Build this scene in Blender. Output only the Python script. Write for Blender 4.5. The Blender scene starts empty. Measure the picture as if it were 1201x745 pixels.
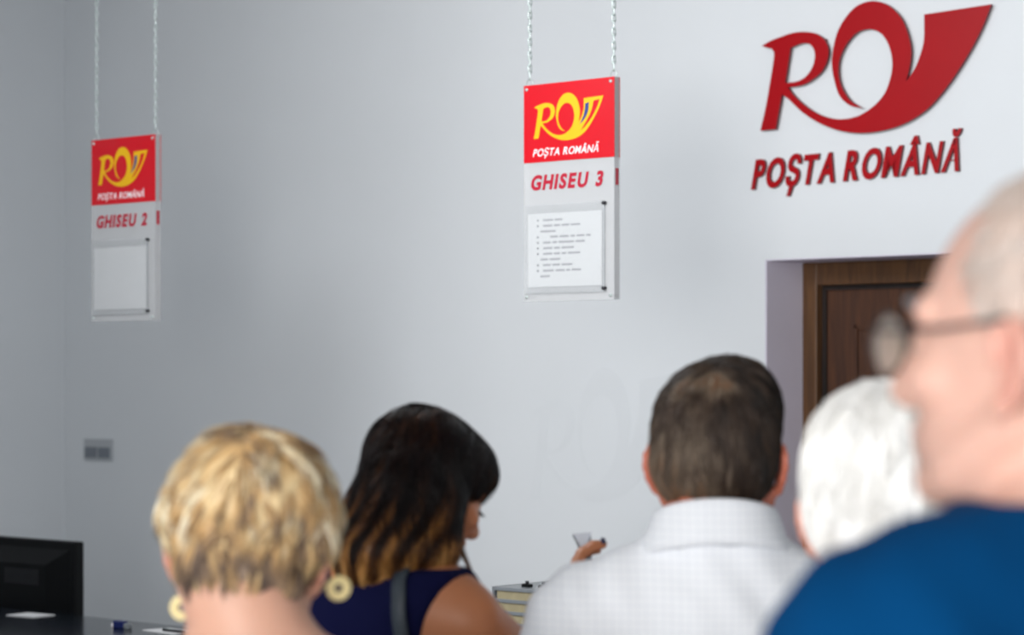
import bpy, math, random
import numpy as np
from mathutils import Vector, Matrix
random.seed(7)
RNG = np.random.default_rng(7)
PI = math.pi
SC = bpy.context.scene
COL = SC.collection

# ------------------------------------------------------------------ camera, world, light, exposure
F = 85.0 / 36.0 * 1201.0          # focal length in pixels of the 1201 px wide frame
EYE = 1.68                        # eye height
HOR = 440.0                       # horizon row
cam_d = bpy.data.cameras.new('camera')
cam = bpy.data.objects.new('camera', cam_d)
COL.objects.link(cam)
cam.location = (0, 0, EYE)
cam.rotation_euler = (PI / 2, 0, 0)
cam_d.lens = 85
cam_d.sensor_width = 36
cam_d.shift_y = (HOR - 372.5) / 1201.0
cam_d.clip_start = 0.05
cam_d.dof.use_dof = True
cam_d.dof.focus_distance = 5.2
cam_d.dof.aperture_fstop = 4.4
SC.camera = cam

world = bpy.data.worlds.new('world')
SC.world = world
world.use_nodes = True
bg = world.node_tree.nodes['Background']
bg.inputs['Color'].default_value = (0.80, 0.90, 1.0, 1)
bg.inputs['Strength'].default_value = 0.85

K = 1.12                          # direction of the post office wall (recedes to the left)
P0 = Vector((0.848, 8.1, 0.0))    # wall point at the left edge of the door recess
L_ = math.hypot(K, 1)
ER = Vector((K / L_, -1 / L_, 0))         # along the wall, to the right
EN = Vector((1 / L_, K / L_, 0))          # into the wall
WROT = math.atan2(ER.y, ER.x)


def wl(s, n, z=0.0):
    p = P0 + ER * s + EN * n
    return Vector((p.x, p.y, z))


def area(name, loc, target, sx, sy, power, col):
    d = bpy.data.lights.new(name, 'AREA')
    d.shape = 'RECTANGLE'
    d.size = sx
    d.size_y = sy
    d.energy = power
    d.color = col
    o = bpy.data.objects.new(name, d)
    COL.objects.link(o)
    o.location = loc
    o.rotation_euler = (Vector(target) - Vector(loc)).to_track_quat('-Z', 'Y').to_euler()
    return o


area('window_daylight', wl(6.2, -12.8, 1.9), wl(0.5, 0, 1.6), 4.5, 2.8, 580, (1.0, 0.985, 0.96))
area('ceiling_light_panel', wl(0.2, -3.6, 3.5), wl(0.0, -0.4, 0.6), 2.6, 1.6, 125, (0.95, 0.98, 1.0))  # added fill, brightens the wall more than the people; no known fixture
SC.view_settings.view_transform = 'Standard'
SC.view_settings.look = 'None'
SC.view_settings.gamma = 1
SC.view_settings.use_curve_mapping = False
SC.view_settings.exposure = 0.2


# ------------------------------------------------------------------ pixel helpers
def at(px, py, Y):
    return Vector(((px - 600.5) / F * Y, Y, EYE - (py - HOR) / F * Y))


def on_wall(px, py):
    u = (px - 600.5) / F
    Y = (P0.x + K * P0.y) / (u + K)
    p = at(px, py, Y)
    s = (p - P0).dot(ER)
    return s, p.z


# ------------------------------------------------------------------ materials
def lin(c):
    return tuple(((v / 255.0) / 12.92 if v / 255.0 <= 0.04045 else ((v / 255.0 + 0.055) / 1.055) ** 2.4) for v in c)


def mat(name, rgb, rough=0.6, metal=0.0, noise=0.06, nscale=8.0, bump=0.0, bscale=40.0, spec=0.5,
        sss=0.0, alpha=1.0, trans=0.0, coat=0.0, sheen=0.0):
    m = bpy.data.materials.new(name)
    m.use_nodes = True
    nt = m.node_tree
    b = nt.nodes['Principled BSDF']
    c = lin(rgb)
    b.inputs['Base Color'].default_value = (*c, 1)
    b.inputs['Roughness'].default_value = rough
    b.inputs['Metallic'].default_value = metal
    b.inputs['Specular IOR Level'].default_value = spec
    b.inputs['Alpha'].default_value = alpha
    b.inputs['Transmission Weight'].default_value = trans
    b.inputs['Coat Weight'].default_value = coat
    b.inputs['Sheen Weight'].default_value = sheen
    if sss:
        b.inputs['Subsurface Weight'].default_value = sss
        b.inputs['Subsurface Radius'].default_value = (1.0, 0.35, 0.2)
        b.inputs['Subsurface Scale'].default_value = 0.01
    tc = nt.nodes.new('ShaderNodeTexCoord')
    if noise:
        n = nt.nodes.new('ShaderNodeTexNoise')
        n.inputs['Scale'].default_value = nscale
        n.inputs['Detail'].default_value = 4
        nt.links.new(tc.outputs['Object'], n.inputs['Vector'])
        r = nt.nodes.new('ShaderNodeValToRGB')
        r.color_ramp.elements[0].position = 0.3
        r.color_ramp.elements[1].position = 0.7
        r.color_ramp.elements[0].color = (*[v * (1 - noise) for v in c], 1)
        r.color_ramp.elements[1].color = (*[min(1, v * (1 + noise)) for v in c], 1)
        nt.links.new(n.outputs['Fac'], r.inputs['Fac'])
        nt.links.new(r.outputs['Color'], b.inputs['Base Color'])
    if bump:
        n2 = nt.nodes.new('ShaderNodeTexNoise')
        n2.inputs['Scale'].default_value = bscale
        n2.inputs['Detail'].default_value = 3
        nt.links.new(tc.outputs['Object'], n2.inputs['Vector'])
        bp = nt.nodes.new('ShaderNodeBump')
        bp.inputs['Strength'].default_value = bump
        bp.inputs['Distance'].default_value = 0.01
        nt.links.new(n2.outputs['Fac'], bp.inputs['Height'])
        nt.links.new(bp.outputs['Normal'], b.inputs['Normal'])
    return m


def hair_mat(name, stops, rough=0.5, spec=0.4):
    m = bpy.data.materials.new(name)
    m.use_nodes = True
    nt = m.node_tree
    b = nt.nodes['Principled BSDF']
    b.inputs['Roughness'].default_value = rough
    b.inputs['Specular IOR Level'].default_value = spec
    a = nt.nodes.new('ShaderNodeAttribute')
    a.attribute_name = 'tone'
    r = nt.nodes.new('ShaderNodeValToRGB')
    els = r.color_ramp.elements
    while len(els) < len(stops):
        els.new(0.5)
    for e, (p, c) in zip(els, stops):
        e.position = p
        e.color = (*lin(c), 1)
    nt.links.new(a.outputs['Fac'], r.inputs['Fac'])
    nt.links.new(r.outputs['Color'], b.inputs['Base Color'])
    return m


def wood_mat(name, dark, light, rough=0.35):
    m = mat(name, dark, rough, noise=0)
    nt = m.node_tree
    b = nt.nodes['Principled BSDF']
    tc = nt.nodes.new('ShaderNodeTexCoord')
    mp = nt.nodes.new('ShaderNodeMapping')
    mp.inputs['Scale'].default_value = (14, 14, 1.2)
    n = nt.nodes.new('ShaderNodeTexNoise')
    n.inputs['Scale'].default_value = 3
    n.inputs['Detail'].default_value = 6
    n.inputs['Distortion'].default_value = 1.2
    r = nt.nodes.new('ShaderNodeValToRGB')
    r.color_ramp.elements[0].position = 0.3
    r.color_ramp.elements[1].position = 0.7
    r.color_ramp.elements[0].color = (*lin(dark), 1)
    r.color_ramp.elements[1].color = (*lin(light), 1)
    nt.links.new(tc.outputs['Object'], mp.inputs['Vector'])
    nt.links.new(mp.outputs['Vector'], n.inputs['Vector'])
    nt.links.new(n.outputs['Fac'], r.inputs['Fac'])
    nt.links.new(r.outputs['Color'], b.inputs['Base Color'])
    return m


def shirt_check_mat():
    m = mat('white_checked_cotton', (224, 226, 231), 0.85, noise=0, bump=0.25, bscale=25)
    nt = m.node_tree
    b = nt.nodes['Principled BSDF']
    tc = nt.nodes.new('ShaderNodeTexCoord')
    sx = nt.nodes.new('ShaderNodeSeparateXYZ')
    nt.links.new(tc.outputs['Object'], sx.inputs['Vector'])

    def lines(axis, freq, width):
        mu = nt.nodes.new('ShaderNodeMath'); mu.operation = 'MULTIPLY'
        mu.inputs[1].default_value = freq
        nt.links.new(sx.outputs[axis], mu.inputs[0])
        fr = nt.nodes.new('ShaderNodeMath'); fr.operation = 'FRACT'
        nt.links.new(mu.outputs[0], fr.inputs[0])
        lt = nt.nodes.new('ShaderNodeMath'); lt.operation = 'LESS_THAN'
        lt.inputs[1].default_value = width
        nt.links.new(fr.outputs[0], lt.inputs[0])
        return lt.outputs[0]
    a = lines('X', 95, 0.2)
    c = lines('Z', 95, 0.2)
    ad = nt.nodes.new('ShaderNodeMath'); ad.operation = 'ADD'
    nt.links.new(a, ad.inputs[0]); nt.links.new(c, ad.inputs[1])
    sc = nt.nodes.new('ShaderNodeMath'); sc.operation = 'MULTIPLY'; sc.inputs[1].default_value = 0.5
    nt.links.new(ad.outputs[0], sc.inputs[0])
    r = nt.nodes.new('ShaderNodeValToRGB')
    r.color_ramp.elements[0].color = (*lin((226, 228, 232)), 1)
    r.color_ramp.elements[1].color = (*lin((212, 215, 222)), 1)
    nt.links.new(sc.outputs[0], r.inputs['Fac'])
    nt.links.new(r.outputs['Color'], b.inputs['Base Color'])
    return m


M = {}
M['wall'] = mat('white_wall_paint', (228, 231, 234), 0.42, noise=0.02, nscale=1.3, bump=0.03, bscale=60, spec=0.4)
M['reveal'] = mat('recess_paint', (232, 226, 240), 0.6, noise=0.02)
M['ceiling'] = mat('ceiling_paint', (190, 188, 186), 0.8, noise=0.02)
M['floor'] = mat('floor_stone', (150, 156, 166), 0.35, noise=0.18, nscale=30)
M['logo_red'] = mat('red_acrylic', (168, 0, 14), 0.38, noise=0.03, spec=0.25)
M['logo_side'] = mat('dark_red_edge', (96, 10, 30), 0.4, noise=0.03)
M['sign_red'] = mat('red_print', (204, 4, 26), 0.3, noise=0.02)
M['sign_yellow'] = mat('yellow_print', (232, 180, 0), 0.4, noise=0.02)
M['sign_white'] = mat('white_print', (245, 240, 242), 0.4, noise=0.01)
M['sign_blue'] = mat('blue_print', (40, 60, 130), 0.4, noise=0.02)
M['sign_crimson'] = mat('crimson_print', (176, 12, 46), 0.4, noise=0.02)
M['acrylic'] = mat('frosted_acrylic', (206, 206, 207), 0.25, noise=0, alpha=0.5)
M['clear'] = mat('clear_acrylic', (205, 208, 210), 0.08, noise=0, alpha=0.2, spec=0.8)
M['film'] = mat('clear_film', (215, 222, 235), 0.15, noise=0, alpha=0.45, spec=0.8)
M['paper'] = mat('white_paper', (222, 222, 223), 0.8, noise=0.01)
M['ink'] = mat('grey_ink', (150, 150, 154), 0.8, noise=0.02)
M['ink_dark'] = mat('dark_ink', (96, 96, 100), 0.8, noise=0.02)
M['chrome'] = mat('zinc_metal', (200, 210, 208), 0.4, metal=0.5, noise=0.05)
M['dark_metal'] = mat('dark_metal', (60, 60, 64), 0.4, metal=0.6, noise=0.05)
M['door'] = wood_mat('door_wood', (54, 26, 7), (82, 44, 15), 0.65)
M['door_dark'] = wood_mat('door_gap_wood', (18, 9, 6), (32, 16, 10), 0.5)  # near-black colour paints the shadow between frame and leaf
M['frame'] = wood_mat('door_frame_wood', (72, 46, 24), (104, 70, 38))
M['brass'] = mat('brass', (190, 150, 80), 0.3, metal=1, noise=0.03)
M['black'] = mat('black_plastic', (6, 7, 9), 0.5, noise=0.05, spec=0.2)
M['screen'] = mat('dark_glass', (10, 12, 18), 0.1, noise=0)
M['counter'] = mat('dark_glossy_laminate', (18, 24, 34), 0.15, noise=0.15, nscale=5, coat=0.0)
M['counter_side'] = mat('grey_laminate', (120, 124, 130), 0.5, noise=0.05)
M['switch'] = mat('grey_switch_plastic', (186, 190, 194), 0.5, noise=0.02)
M['switch_dark'] = mat('dark_switch_rocker', (124, 130, 138), 0.5, noise=0.02)
M['tray'] = mat('smoky_grey_plastic', (112, 116, 120), 0.3, noise=0.05)
M['manila'] = mat('beige_card', (142, 132, 104), 0.8, noise=0.1, nscale=30)
M['brown'] = mat('brown_card', (140, 104, 74), 0.8, noise=0.1)
M['navy_plastic'] = mat('navy_plastic', (16, 28, 84), 0.35, noise=0.02)

M['skin_blonde'] = mat('fair_skin', (212, 162, 138), 0.5, noise=0.06, nscale=12, sss=0.15)
M['skin_tan'] = mat('tanned_skin', (190, 122, 82), 0.45, noise=0.06, nscale=10, sss=0.12)
M['skin_man'] = mat('ruddy_skin', (190, 112, 88), 0.5, noise=0.08, nscale=12, sss=0.12)
M['skin_pink'] = mat('pink_skin', (218, 172, 154), 0.48, noise=0.06, nscale=14, sss=0.15)
M['skin_old'] = mat('aged_skin', (222, 158, 134), 0.5, noise=0.07, nscale=14, sss=0.12)
M['lips'] = mat('lips', (176, 92, 84), 0.4, noise=0.04)
M['eye'] = mat('eye_white', (226, 222, 216), 0.15, noise=0)
M['iris'] = mat('iris', (60, 44, 34), 0.15, noise=0)
M['shirt'] = shirt_check_mat()
M['navy'] = mat('navy_jersey', (9, 12, 52), 0.9, noise=0.05, bump=0.2, bscale=18, spec=0.15)
M['blue'] = mat('blue_cotton', (0, 60, 106), 0.95, noise=0.05, bump=0.25, bscale=14, spec=0.08)
M['beige_cloth'] = mat('beige_blouse', (206, 190, 168), 0.85, noise=0.05, bump=0.2)
M['grey_cloth'] = mat('grey_cotton', (150, 156, 160), 0.85, noise=0.05, bump=0.2)
M['trouser'] = mat('charcoal_trousers', (44, 46, 52), 0.85, noise=0.05, bump=0.2)
M['khaki'] = mat('khaki_trousers', (150, 134, 106), 0.85, noise=0.05, bump=0.2)
M['leather'] = mat('black_leather', (26, 24, 24), 0.4, noise=0.05)
M['strap'] = mat('grey_green_webbing', (52, 60, 68), 0.5, noise=0.08, nscale=60)
M['gold'] = mat('pale_gold', (224, 206, 150), 0.45, metal=0.2, noise=0.05)
M['lens'] = mat('spectacle_lens', (220, 228, 220), 0.12, noise=0, alpha=0.85, spec=0.9)  # whitish, nearly opaque colour stands in for reflection on the glass
M['nail'] = mat('dark_nail_polish', (40, 44, 78), 0.2, noise=0)
M['ghost'] = mat('faint_wall_mark', (226, 229, 232), 0.42, noise=0.01)


for k_ in ('skin_blonde', 'skin_tan', 'skin_man', 'skin_pink', 'skin_old'):
    nt_ = M[k_].node_tree
    b_ = nt_.nodes['Principled BSDF']
    src = b_.inputs['Base Color'].links[0].from_socket
    mx = nt_.nodes.new('ShaderNodeMix'); mx.data_type = 'RGBA'
    at_ = nt_.nodes.new('ShaderNodeAttribute'); at_.attribute_name = 'tone'
    nt_.links.new(at_.outputs['Fac'], mx.inputs[0])
    nt_.links.new(src, mx.inputs[6])
    mx.inputs[7].default_value = (*lin((206, 96, 78)), 1)
    nt_.links.new(mx.outputs[2], b_.inputs['Base Color'])


# ------------------------------------------------------------------ mesh helpers
class MB:
    def __init__(self):
        self.v = []
        self.f = []
        self.mi = []

    def add(self, vs, fs, mi=0):
        o = len(self.v)
        self.v += [tuple(p) for p in vs]
        self.f += [tuple(i + o for i in f) for f in fs]
        self.mi += [mi] * len(fs)

    def box(self, x0, x1, y0, y1, z0, z1, mi=0, bev=0.0):
        if bev <= 0:
            vs = [(x, y, z) for x in (x0, x1) for y in (y0, y1) for z in (z0, z1)]
            fs = [(0, 1, 3, 2), (4, 6, 7, 5), (0, 4, 5, 1), (2, 3, 7, 6), (0, 2, 6, 4), (1, 5, 7, 3)]
            self.add(vs, fs, mi)
        else:
            import bmesh
            bm = bmesh.new()
            bmesh.ops.create_cube(bm, size=1)
            for v in bm.verts:
                v.co = Vector(((x0 + x1) / 2 + v.co.x * (x1 - x0), (y0 + y1) / 2 + v.co.y * (y1 - y0),
                               (z0 + z1) / 2 + v.co.z * (z1 - z0)))
            bmesh.ops.bevel(bm, geom=bm.edges[:], offset=bev, segments=2, affect='EDGES', profile=0.5)
            bm.verts.index_update()
            self.add([v.co[:] for v in bm.verts], [[v.index for v in f.verts] for f in bm.faces], mi)
            bm.free()

    def tube(self, pts, r, n=8, closed=False, mi=0, caps=True):
        pts = [Vector(p) for p in pts]
        N = len(pts)
        rs = r if hasattr(r, '__len__') else [r] * N
        vs = []
        ref = Vector((0.13, 0.27, 0.95))
        for i, p in enumerate(pts):
            if closed:
                t = pts[(i + 1) % N] - pts[i - 1]
            else:
                t = pts[min(i + 1, N - 1)] - pts[max(i - 1, 0)]
            t.normalize()
            rf = ref if abs(t.dot(ref)) < 0.95 else Vector((1, 0, 0))
            u = t.cross(rf).normalized()
            w = t.cross(u)
            for k in range(n):
                a = 2 * PI * k / n
                vs.append(p + u * math.cos(a) * rs[i] + w * math.sin(a) * rs[i])
        fs = []
        for i in range(N if closed else N - 1):
            j = (i + 1) % N
            for k in range(n):
                k2 = (k + 1) % n
                fs.append((i * n + k, i * n + k2, j * n + k2, j * n + k))
        if caps and not closed:
            fs.append(tuple(range(n))[::-1])
            fs.append(tuple((N - 1) * n + k for k in range(n)))
        self.add(vs, fs, mi)

    def cyl(self, a, b, r, n=16, mi=0, r2=None):
        self.tube([a, b], [r, r if r2 is None else r2], n, mi=mi)

    def mesh(self, name, mats, smooth=False, shift=(0, 0, 0)):
        me = bpy.data.meshes.new(name)
        s = Vector(shift)
        me.from_pydata([tuple(Vector(v) - s) for v in self.v], [], self.f)
        for m in (mats if isinstance(mats, (list, tuple)) else [mats]):
            me.materials.append(m)
        me.polygons.foreach_set('material_index', self.mi)
        if smooth:
            me.polygons.foreach_set('use_smooth', [True] * len(me.polygons))
        me.update()
        return me

    def build(self, name, mats, parent=None, smooth=False, shift=(0, 0, 0)):
        return link(name, self.mesh(name, mats, smooth, shift), parent)


def link(name, me, parent=None):
    o = bpy.data.objects.new(name, me)
    COL.objects.link(o)
    if parent:
        o.parent = parent
    return o


def empty(name, loc, rz=0.0):
    o = bpy.data.objects.new(name, None)
    o.empty_display_size = 0.1
    COL.objects.link(o)
    o.location = loc
    o.rotation_euler = (0, 0, rz)
    return o


def tag(o, label=None, cat=None, group=None, kind=None):
    if label:
        o['label'] = label
    if cat:
        o['category'] = cat
    if group:
        o['group'] = group
    if kind:
        o['kind'] = kind
    return o


def curve_mesh(cu):
    o = bpy.data.objects.new('tmp', cu)
    COL.objects.link(o)
    bpy.context.view_layer.update()
    dg = bpy.context.evaluated_depsgraph_get()
    me = bpy.data.meshes.new_from_object(o.evaluated_get(dg))
    vs = [tuple(v.co) for v in me.vertices]
    fs = [tuple(p.vertices) for p in me.polygons]
    bpy.data.objects.remove(o)
    bpy.data.curves.remove(cu)
    bpy.data.meshes.remove(me)
    return vs, fs


def glyph(s, bold=0.022, ext=0.5):
    cu = bpy.data.curves.new('glyph', 'FONT')
    cu.body = s
    cu.size = 1
    cu.offset = bold
    cu.extrude = ext
    cu.resolution_u = 4
    return curve_mesh(cu)


def layout(text, bold=0.022, gap=0.07, space=0.28, shear=0.22, xs=0.86):
    """list of (char, verts, faces) with x advancing; caps about 0.73 high; z = -1..1 for back / front"""
    out = []
    x = 0.0
    for ch in text:
        if ch == ' ':
            x += space
            continue
        vs, fs = glyph(ch, bold)
        mn = min(v[0] for v in vs)
        mx = max(v[0] for v in vs)
        vv = [((v[0] - mn) * xs + x + v[1] * shear, v[1], v[2] * 2) for v in vs]
        x += (mx - mn) * xs + gap
        out.append((ch, vv, fs))
    return out, x - gap


def smooth_path(pts, sub=6):
    """pts: (x, y) or (x, y, 'c') corner. Catmull-Rom between corners, closed."""
    n = len(pts)
    out = []
    for i in range(n):
        p1, p2 = pts[i], pts[(i + 1) % n]
        p0 = pts[i - 1] if len(p1) == 2 else None
        p3 = pts[(i + 2) % n] if len(p2) == 2 else None
        a1 = np.array(p1[:2], float)
        a2 = np.array(p2[:2], float)
        a0 = np.array(p0[:2], float) if p0 is not None else 2 * a1 - a2
        a3 = np.array(p3[:2], float) if p3 is not None else 2 * a2 - a1
        if p0 is None and p3 is None:
            out.append(tuple(a1))
            continue
        for k in range(sub):
            t = k / sub
            q = 0.5 * ((2 * a1) + (-a0 + a2) * t + (2 * a0 - 5 * a1 + 4 * a2 - a3) * t * t + (-a0 + 3 * a1 - 3 * a2 + a3) * t ** 3)
            out.append(tuple(q))
    return out


def plate(loops, front, back, conv=None):
    """filled outline with holes, thick from y=front to y=back, outline in (x, z)"""
    cu = bpy.data.curves.new('outline', 'CURVE')
    cu.dimensions = '2D'
    cu.fill_mode = 'BOTH'
    cu.extrude = 0.5
    for lp in loops:
        sp = cu.splines.new('POLY')
        sp.points.add(len(lp) - 1)
        for i, p in enumerate(lp):
            sp.points[i].co = (p[0], p[1], 0, 1)
        sp.use_cyclic_u = True
    vs, fs = curve_mesh(cu)
    vv = [(x, front if z > 0 else back, y) for x, y, z in vs]
    return vv, fs


def split_faces(mb_, vv, fs, front):
    """front faces get material 0, edges and back material 1"""
    a = [f for f in fs if all(abs(vv[i][1] - front) < 1e-6 for i in f)]
    b = [f for f in fs if not all(abs(vv[i][1] - front) < 1e-6 for i in f)]
    mb_.add(vv, a, 0)
    mb_.add(vv, b, 1)


# ------------------------------------------------------------------ room
WT = 0.35                                       # wall thickness
HC = 3.6
S_L = -3.77
S_R = 8.5
N_B = -13.0
ROOM = lambda name: empty(name, wl(0, 0, 0), WROT)


def struct(name, mb_, mats, loc=None):
    o = mb_.build(name, mats)
    o.location = wl(0, 0, 0) if loc is None else loc
    o.rotation_euler = (0, 0, WROT)
    o['kind'] = 'structure'
    return o


NW, NH, ND = 1.06, 2.067, 0.223                 # door recess
b = MB()
b.box(S_L, 0, 0, WT, 0, HC)
b.box(0, NW, 0, WT, NH, HC)
b.box(NW, S_R, 0, WT, 0, HC)
struct('wall_back', b, M['wall'])
b = MB()
b.box(S_L - WT, S_L, N_B, WT, 0, HC)
struct('wall_left', b, M['wall'])
b = MB()
b.box(S_L, 0.45, -4.3, -4.1, 0, HC)
struct('wall_partition', b, M['wall'])  # added out of frame, only to shade the left end of the back wall
b = MB()
b.box(S_R, S_R + WT, N_B, WT, 0, HC)
struct('wall_right', b, M['wall'])
b = MB()
b.box(S_L - WT, S_R + WT, N_B, WT, -0.1, 0)
struct('floor', b, M['floor'])
b = MB()
b.box(S_L - WT, S_R + WT, N_B, WT, HC, HC + 0.1)
struct('ceiling', b, M['ceiling'])
b = MB()
b.box(0, 0.004, 0.002, ND, 0, NH, 0)
b.box(NW - 0.004, NW, 0.002, ND, 0, NH, 0)
b.box(0, NW, 0.002, ND, NH - 0.004, NH, 0)
struct('trim_1', b, M['reveal'])
b = MB()
b.box(S_L, 0, -0.012, 0, 0, 0.08)
b.box(NW, S_R, -0.012, 0, 0, 0.08)
struct('baseboard_back', b, M['counter_side'])

# door
dr = ROOM('door_1')
dr['kind'] = 'structure'
FW = 0.062
b = MB()
y0, y1 = ND - 0.012, ND + 0.10
b.box(0.004, FW, y0, y1, 0, NH - 0.004, bev=0.003)
b.box(NW - FW, NW - 0.004, y0, y1, 0, NH - 0.004, bev=0.003)
b.box(FW, NW - FW, y0, y1, NH - FW - 0.02, NH - 0.004, bev=0.003)
b.build('door_frame', M['frame'], dr)
b = MB()
b.box(FW, FW + 0.016, ND + 0.022, ND + 0.09, 0, NH - FW - 0.02)
b.box(NW - FW - 0.016, NW - FW, ND + 0.022, ND + 0.09, 0, NH - FW - 0.02)
b.box(FW + 0.016, NW - FW - 0.016, ND + 0.022, ND + 0.09, NH - FW - 0.036, NH - FW - 0.02)
b.build('door_stop', M['door_dark'], dr)  # strips fill the gap round the leaf, its shadow put into their colour
b = MB()
dx0, dx1, dzt = FW + 0.016, NW - FW - 0.016, NH - FW - 0.036
b.box(dx0, dx1, ND + 0.03, ND + 0.07, 0.006, dzt)
for z0, z1 in ((0.15, 0.85), (1.0, dzt - 0.14)):
    b.box(dx0 + 0.13, dx1 - 0.13, ND + 0.02, ND + 0.032, z0, z1, bev=0.004)
    for e in ((dx0 + 0.11, dx0 + 0.125, z0 - 0.02, z1 + 0.02), (dx1 - 0.125, dx1 - 0.11, z0 - 0.02, z1 + 0.02),
              (dx0 + 0.11, dx1 - 0.11, z0 - 0.02, z0 - 0.008), (dx0 + 0.11, dx1 - 0.11, z1 + 0.008, z1 + 0.02)):
        b.box(e[0], e[1], ND + 0.024, ND + 0.032, e[2], e[3])
leaf = b.build('door_leaf', M['door'], dr)
b = MB()
hx = dx1 - 0.06
b.box(hx - 0.02, hx + 0.02, ND + 0.018, ND + 0.03, 0.95, 1.15, bev=0.003)
b.cyl((hx, ND + 0.02, 1.06), (hx, ND - 0.03, 1.06), 0.01)
b.tube([(hx + 0.005, ND - 0.03, 1.06), (hx - 0.06, ND - 0.033, 1.062), (hx - 0.12, ND - 0.028, 1.058)], 0.009)
b.build('door_handle', M['brass'], leaf, True)

# ------------------------------------------------------------------ emblem outline (traced from the wall emblem)
EMB = [(85, 170, 'c'), (115, 152), (150, 138), (195, 123), (240, 118), (285, 126), (315, 150), (328, 185), (322, 225),
       (303, 262), (272, 290), (232, 312), (180, 320, 'c'),
       (205, 352), (250, 392), (305, 423), (370, 436), (435, 424), (490, 390), (530, 345), (552, 290), (560, 235),
       (550, 175), (525, 130), (495, 112), (468, 109), (430, 122), (395, 160), (372, 205), (364, 250), (368, 295), (384, 335),
       (410, 370), (452, 396, 'c'), (405, 385), (368, 350), (348, 290), (340, 235), (345, 180), (362, 115), (395, 60),
       (435, 22), (490, 6), (545, 22), (590, 65), (615, 120), (628, 180), (624, 240), (609, 300, 'c'),
       (640, 255), (662, 200), (675, 145), (676, 55, 'c'), (920, 18, 'c'), (890, 95), (850, 175), (800, 258), (745, 335),
       (680, 405), (590, 458), (485, 484), (390, 482), (305, 455), (235, 412), (185, 365), (158, 345, 'c'),
       (135, 472, 'c'), (80, 478, 'c'), (98, 400), (115, 305), (130, 205), (122, 180, 'c')]
EMB_HOLE = [(190, 176, 'c'), (232, 160), (262, 165), (278, 195), (272, 240), (248, 278), (215, 298), (170, 304, 'c')]


def emb_px(p):
    return (870 + p[0] / 3.103, p[1] / 3.104)


def emb_wall(path):
    r = []
    for p in smooth_path(path):
        r.append(on_wall(*emb_px(p)))
    return r


eo, eh = emb_wall(EMB), emb_wall(EMB_HOLE)
es = [p[0] for p in eo]
ez = [p[1] for p in eo]
E0, E1, EZ0, EZ1 = min(es), max(es), min(ez), max(ez)
root_s = E0 - 0.02
logo = empty('wall_logo', wl(root_s, 0, EZ0 - 0.2), WROT)
tag(logo, 'large red post horn emblem with raised red lettering fixed high on the white wall', 'wall logo')
sh = lambda pts: [(p[0] - root_s, p[1] - (EZ0 - 0.2)) for p in pts]
vv, fs = plate([sh(eo), sh(eh)], -0.020, -0.008)
b = MB()
split_faces(b, vv, fs, -0.020)
b.build('emblem', [M['logo_red'], M['logo_side']], logo)
for px, py in ((100, 160), (110, 440), (300, 150), (590, 120), (500, 460), (800, 60), (700, 350)):
    b = MB()
    s, z = on_wall(*emb_px((px + 8, py)))
    b.cyl((s - root_s, 0, z - EZ0 + 0.2), (s - root_s, -0.009, z - EZ0 + 0.2), 0.008, 8)
    b.build('standoff_pin', M['logo_side'], logo)
# lettering: one object per letter
lt, tw = layout('POȘTA ROMÂNĂ', 0.03, 0.085, 0.22, 0.24, 0.8)
s0, z0 = on_wall(883.5, 221.5)
s1, z1 = on_wall(1127, 199.5)
cap = 0.098
ky = cap / 0.73
kx = (s1 - s0) / tw
for ch, vs, fs in lt:
    vv = [(s0 - root_s + v[0] * kx, (-0.013 if v[2] > 0 else -0.0), (z0 - EZ0 + 0.2) + v[1] * ky + (z1 - z0) * v[0] / tw) for v in vs]
    mnx = min(v[0] for v in vv)
    b = MB()
    split_faces(b, vv, fs, -0.013)
    b.build('letter', [M['logo_red'], M['logo_side']], logo)

# faint emblem outline, slightly darker than the wall
def ghost_loop(path):
    r = []
    for p in smooth_path(path, 4):
        x = 622 + (p[0] - 80) * 0.215
        y = 462 + (p[1] - 100) * 0.33
        s, z = on_wall(x, y)
        r.append((s, z))
    return r


gl, gh = ghost_loop(EMB[:]), ghost_loop(EMB_HOLE)
g0 = min(p[0] for p in gl)
gz = min(p[1] for p in gl)
vv, fs = plate([[(p[0] - g0, p[1] - gz) for p in gl], [(p[0] - g0, p[1] - gz) for p in gh]], -0.0008, 0.0)
b = MB()
b.add(vv, fs)
o = b.build('faint_wall_mark', M['ghost'])
o.location = wl(g0, 0, gz)
o.rotation_euler = (0, 0, WROT)
tag(o, 'faint ghost outline of an emblem on the bare white wall left of the man', 'wall mark')


# ------------------------------------------------------------------ hanging counter signs
SW, SH, ST = 0.332, 0.613, 0.020


def emb_local(path, x0, x1, zt, zb, sub=5):
    pts = []
    for p in smooth_path(path, sub):
        s, z = on_wall(*emb_px(p))
        pts.append((x0 + (s - E0) / (E1 - E0) * (x1 - x0), zb + (z - EZ0) / (EZ1 - EZ0) * (zt - zb)))
    return pts


def print_text(text, x0, x1, zb, caph, m, root, name='lettering', each=False, **kw):
    t, w = layout(text, **kw)
    b_ = MB()
    k = (x1 - x0) / w
    for ch, vs, fs in t:
        if each:
            b2 = MB()
            b2.add([(x0 + v[0] * k, -0.0036 if v[2] > 0 else -0.0028, zb + v[1] * caph / 0.73) for v in vs], fs)
            b2.build(name, m, root)
            continue
        b_.add([(x0 + v[0] * k, -0.0036 if v[2] > 0 else -0.0028, zb + v[1] * caph / 0.73) for v in vs], fs)
    return None if each else b_.build(name, m, root)


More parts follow.
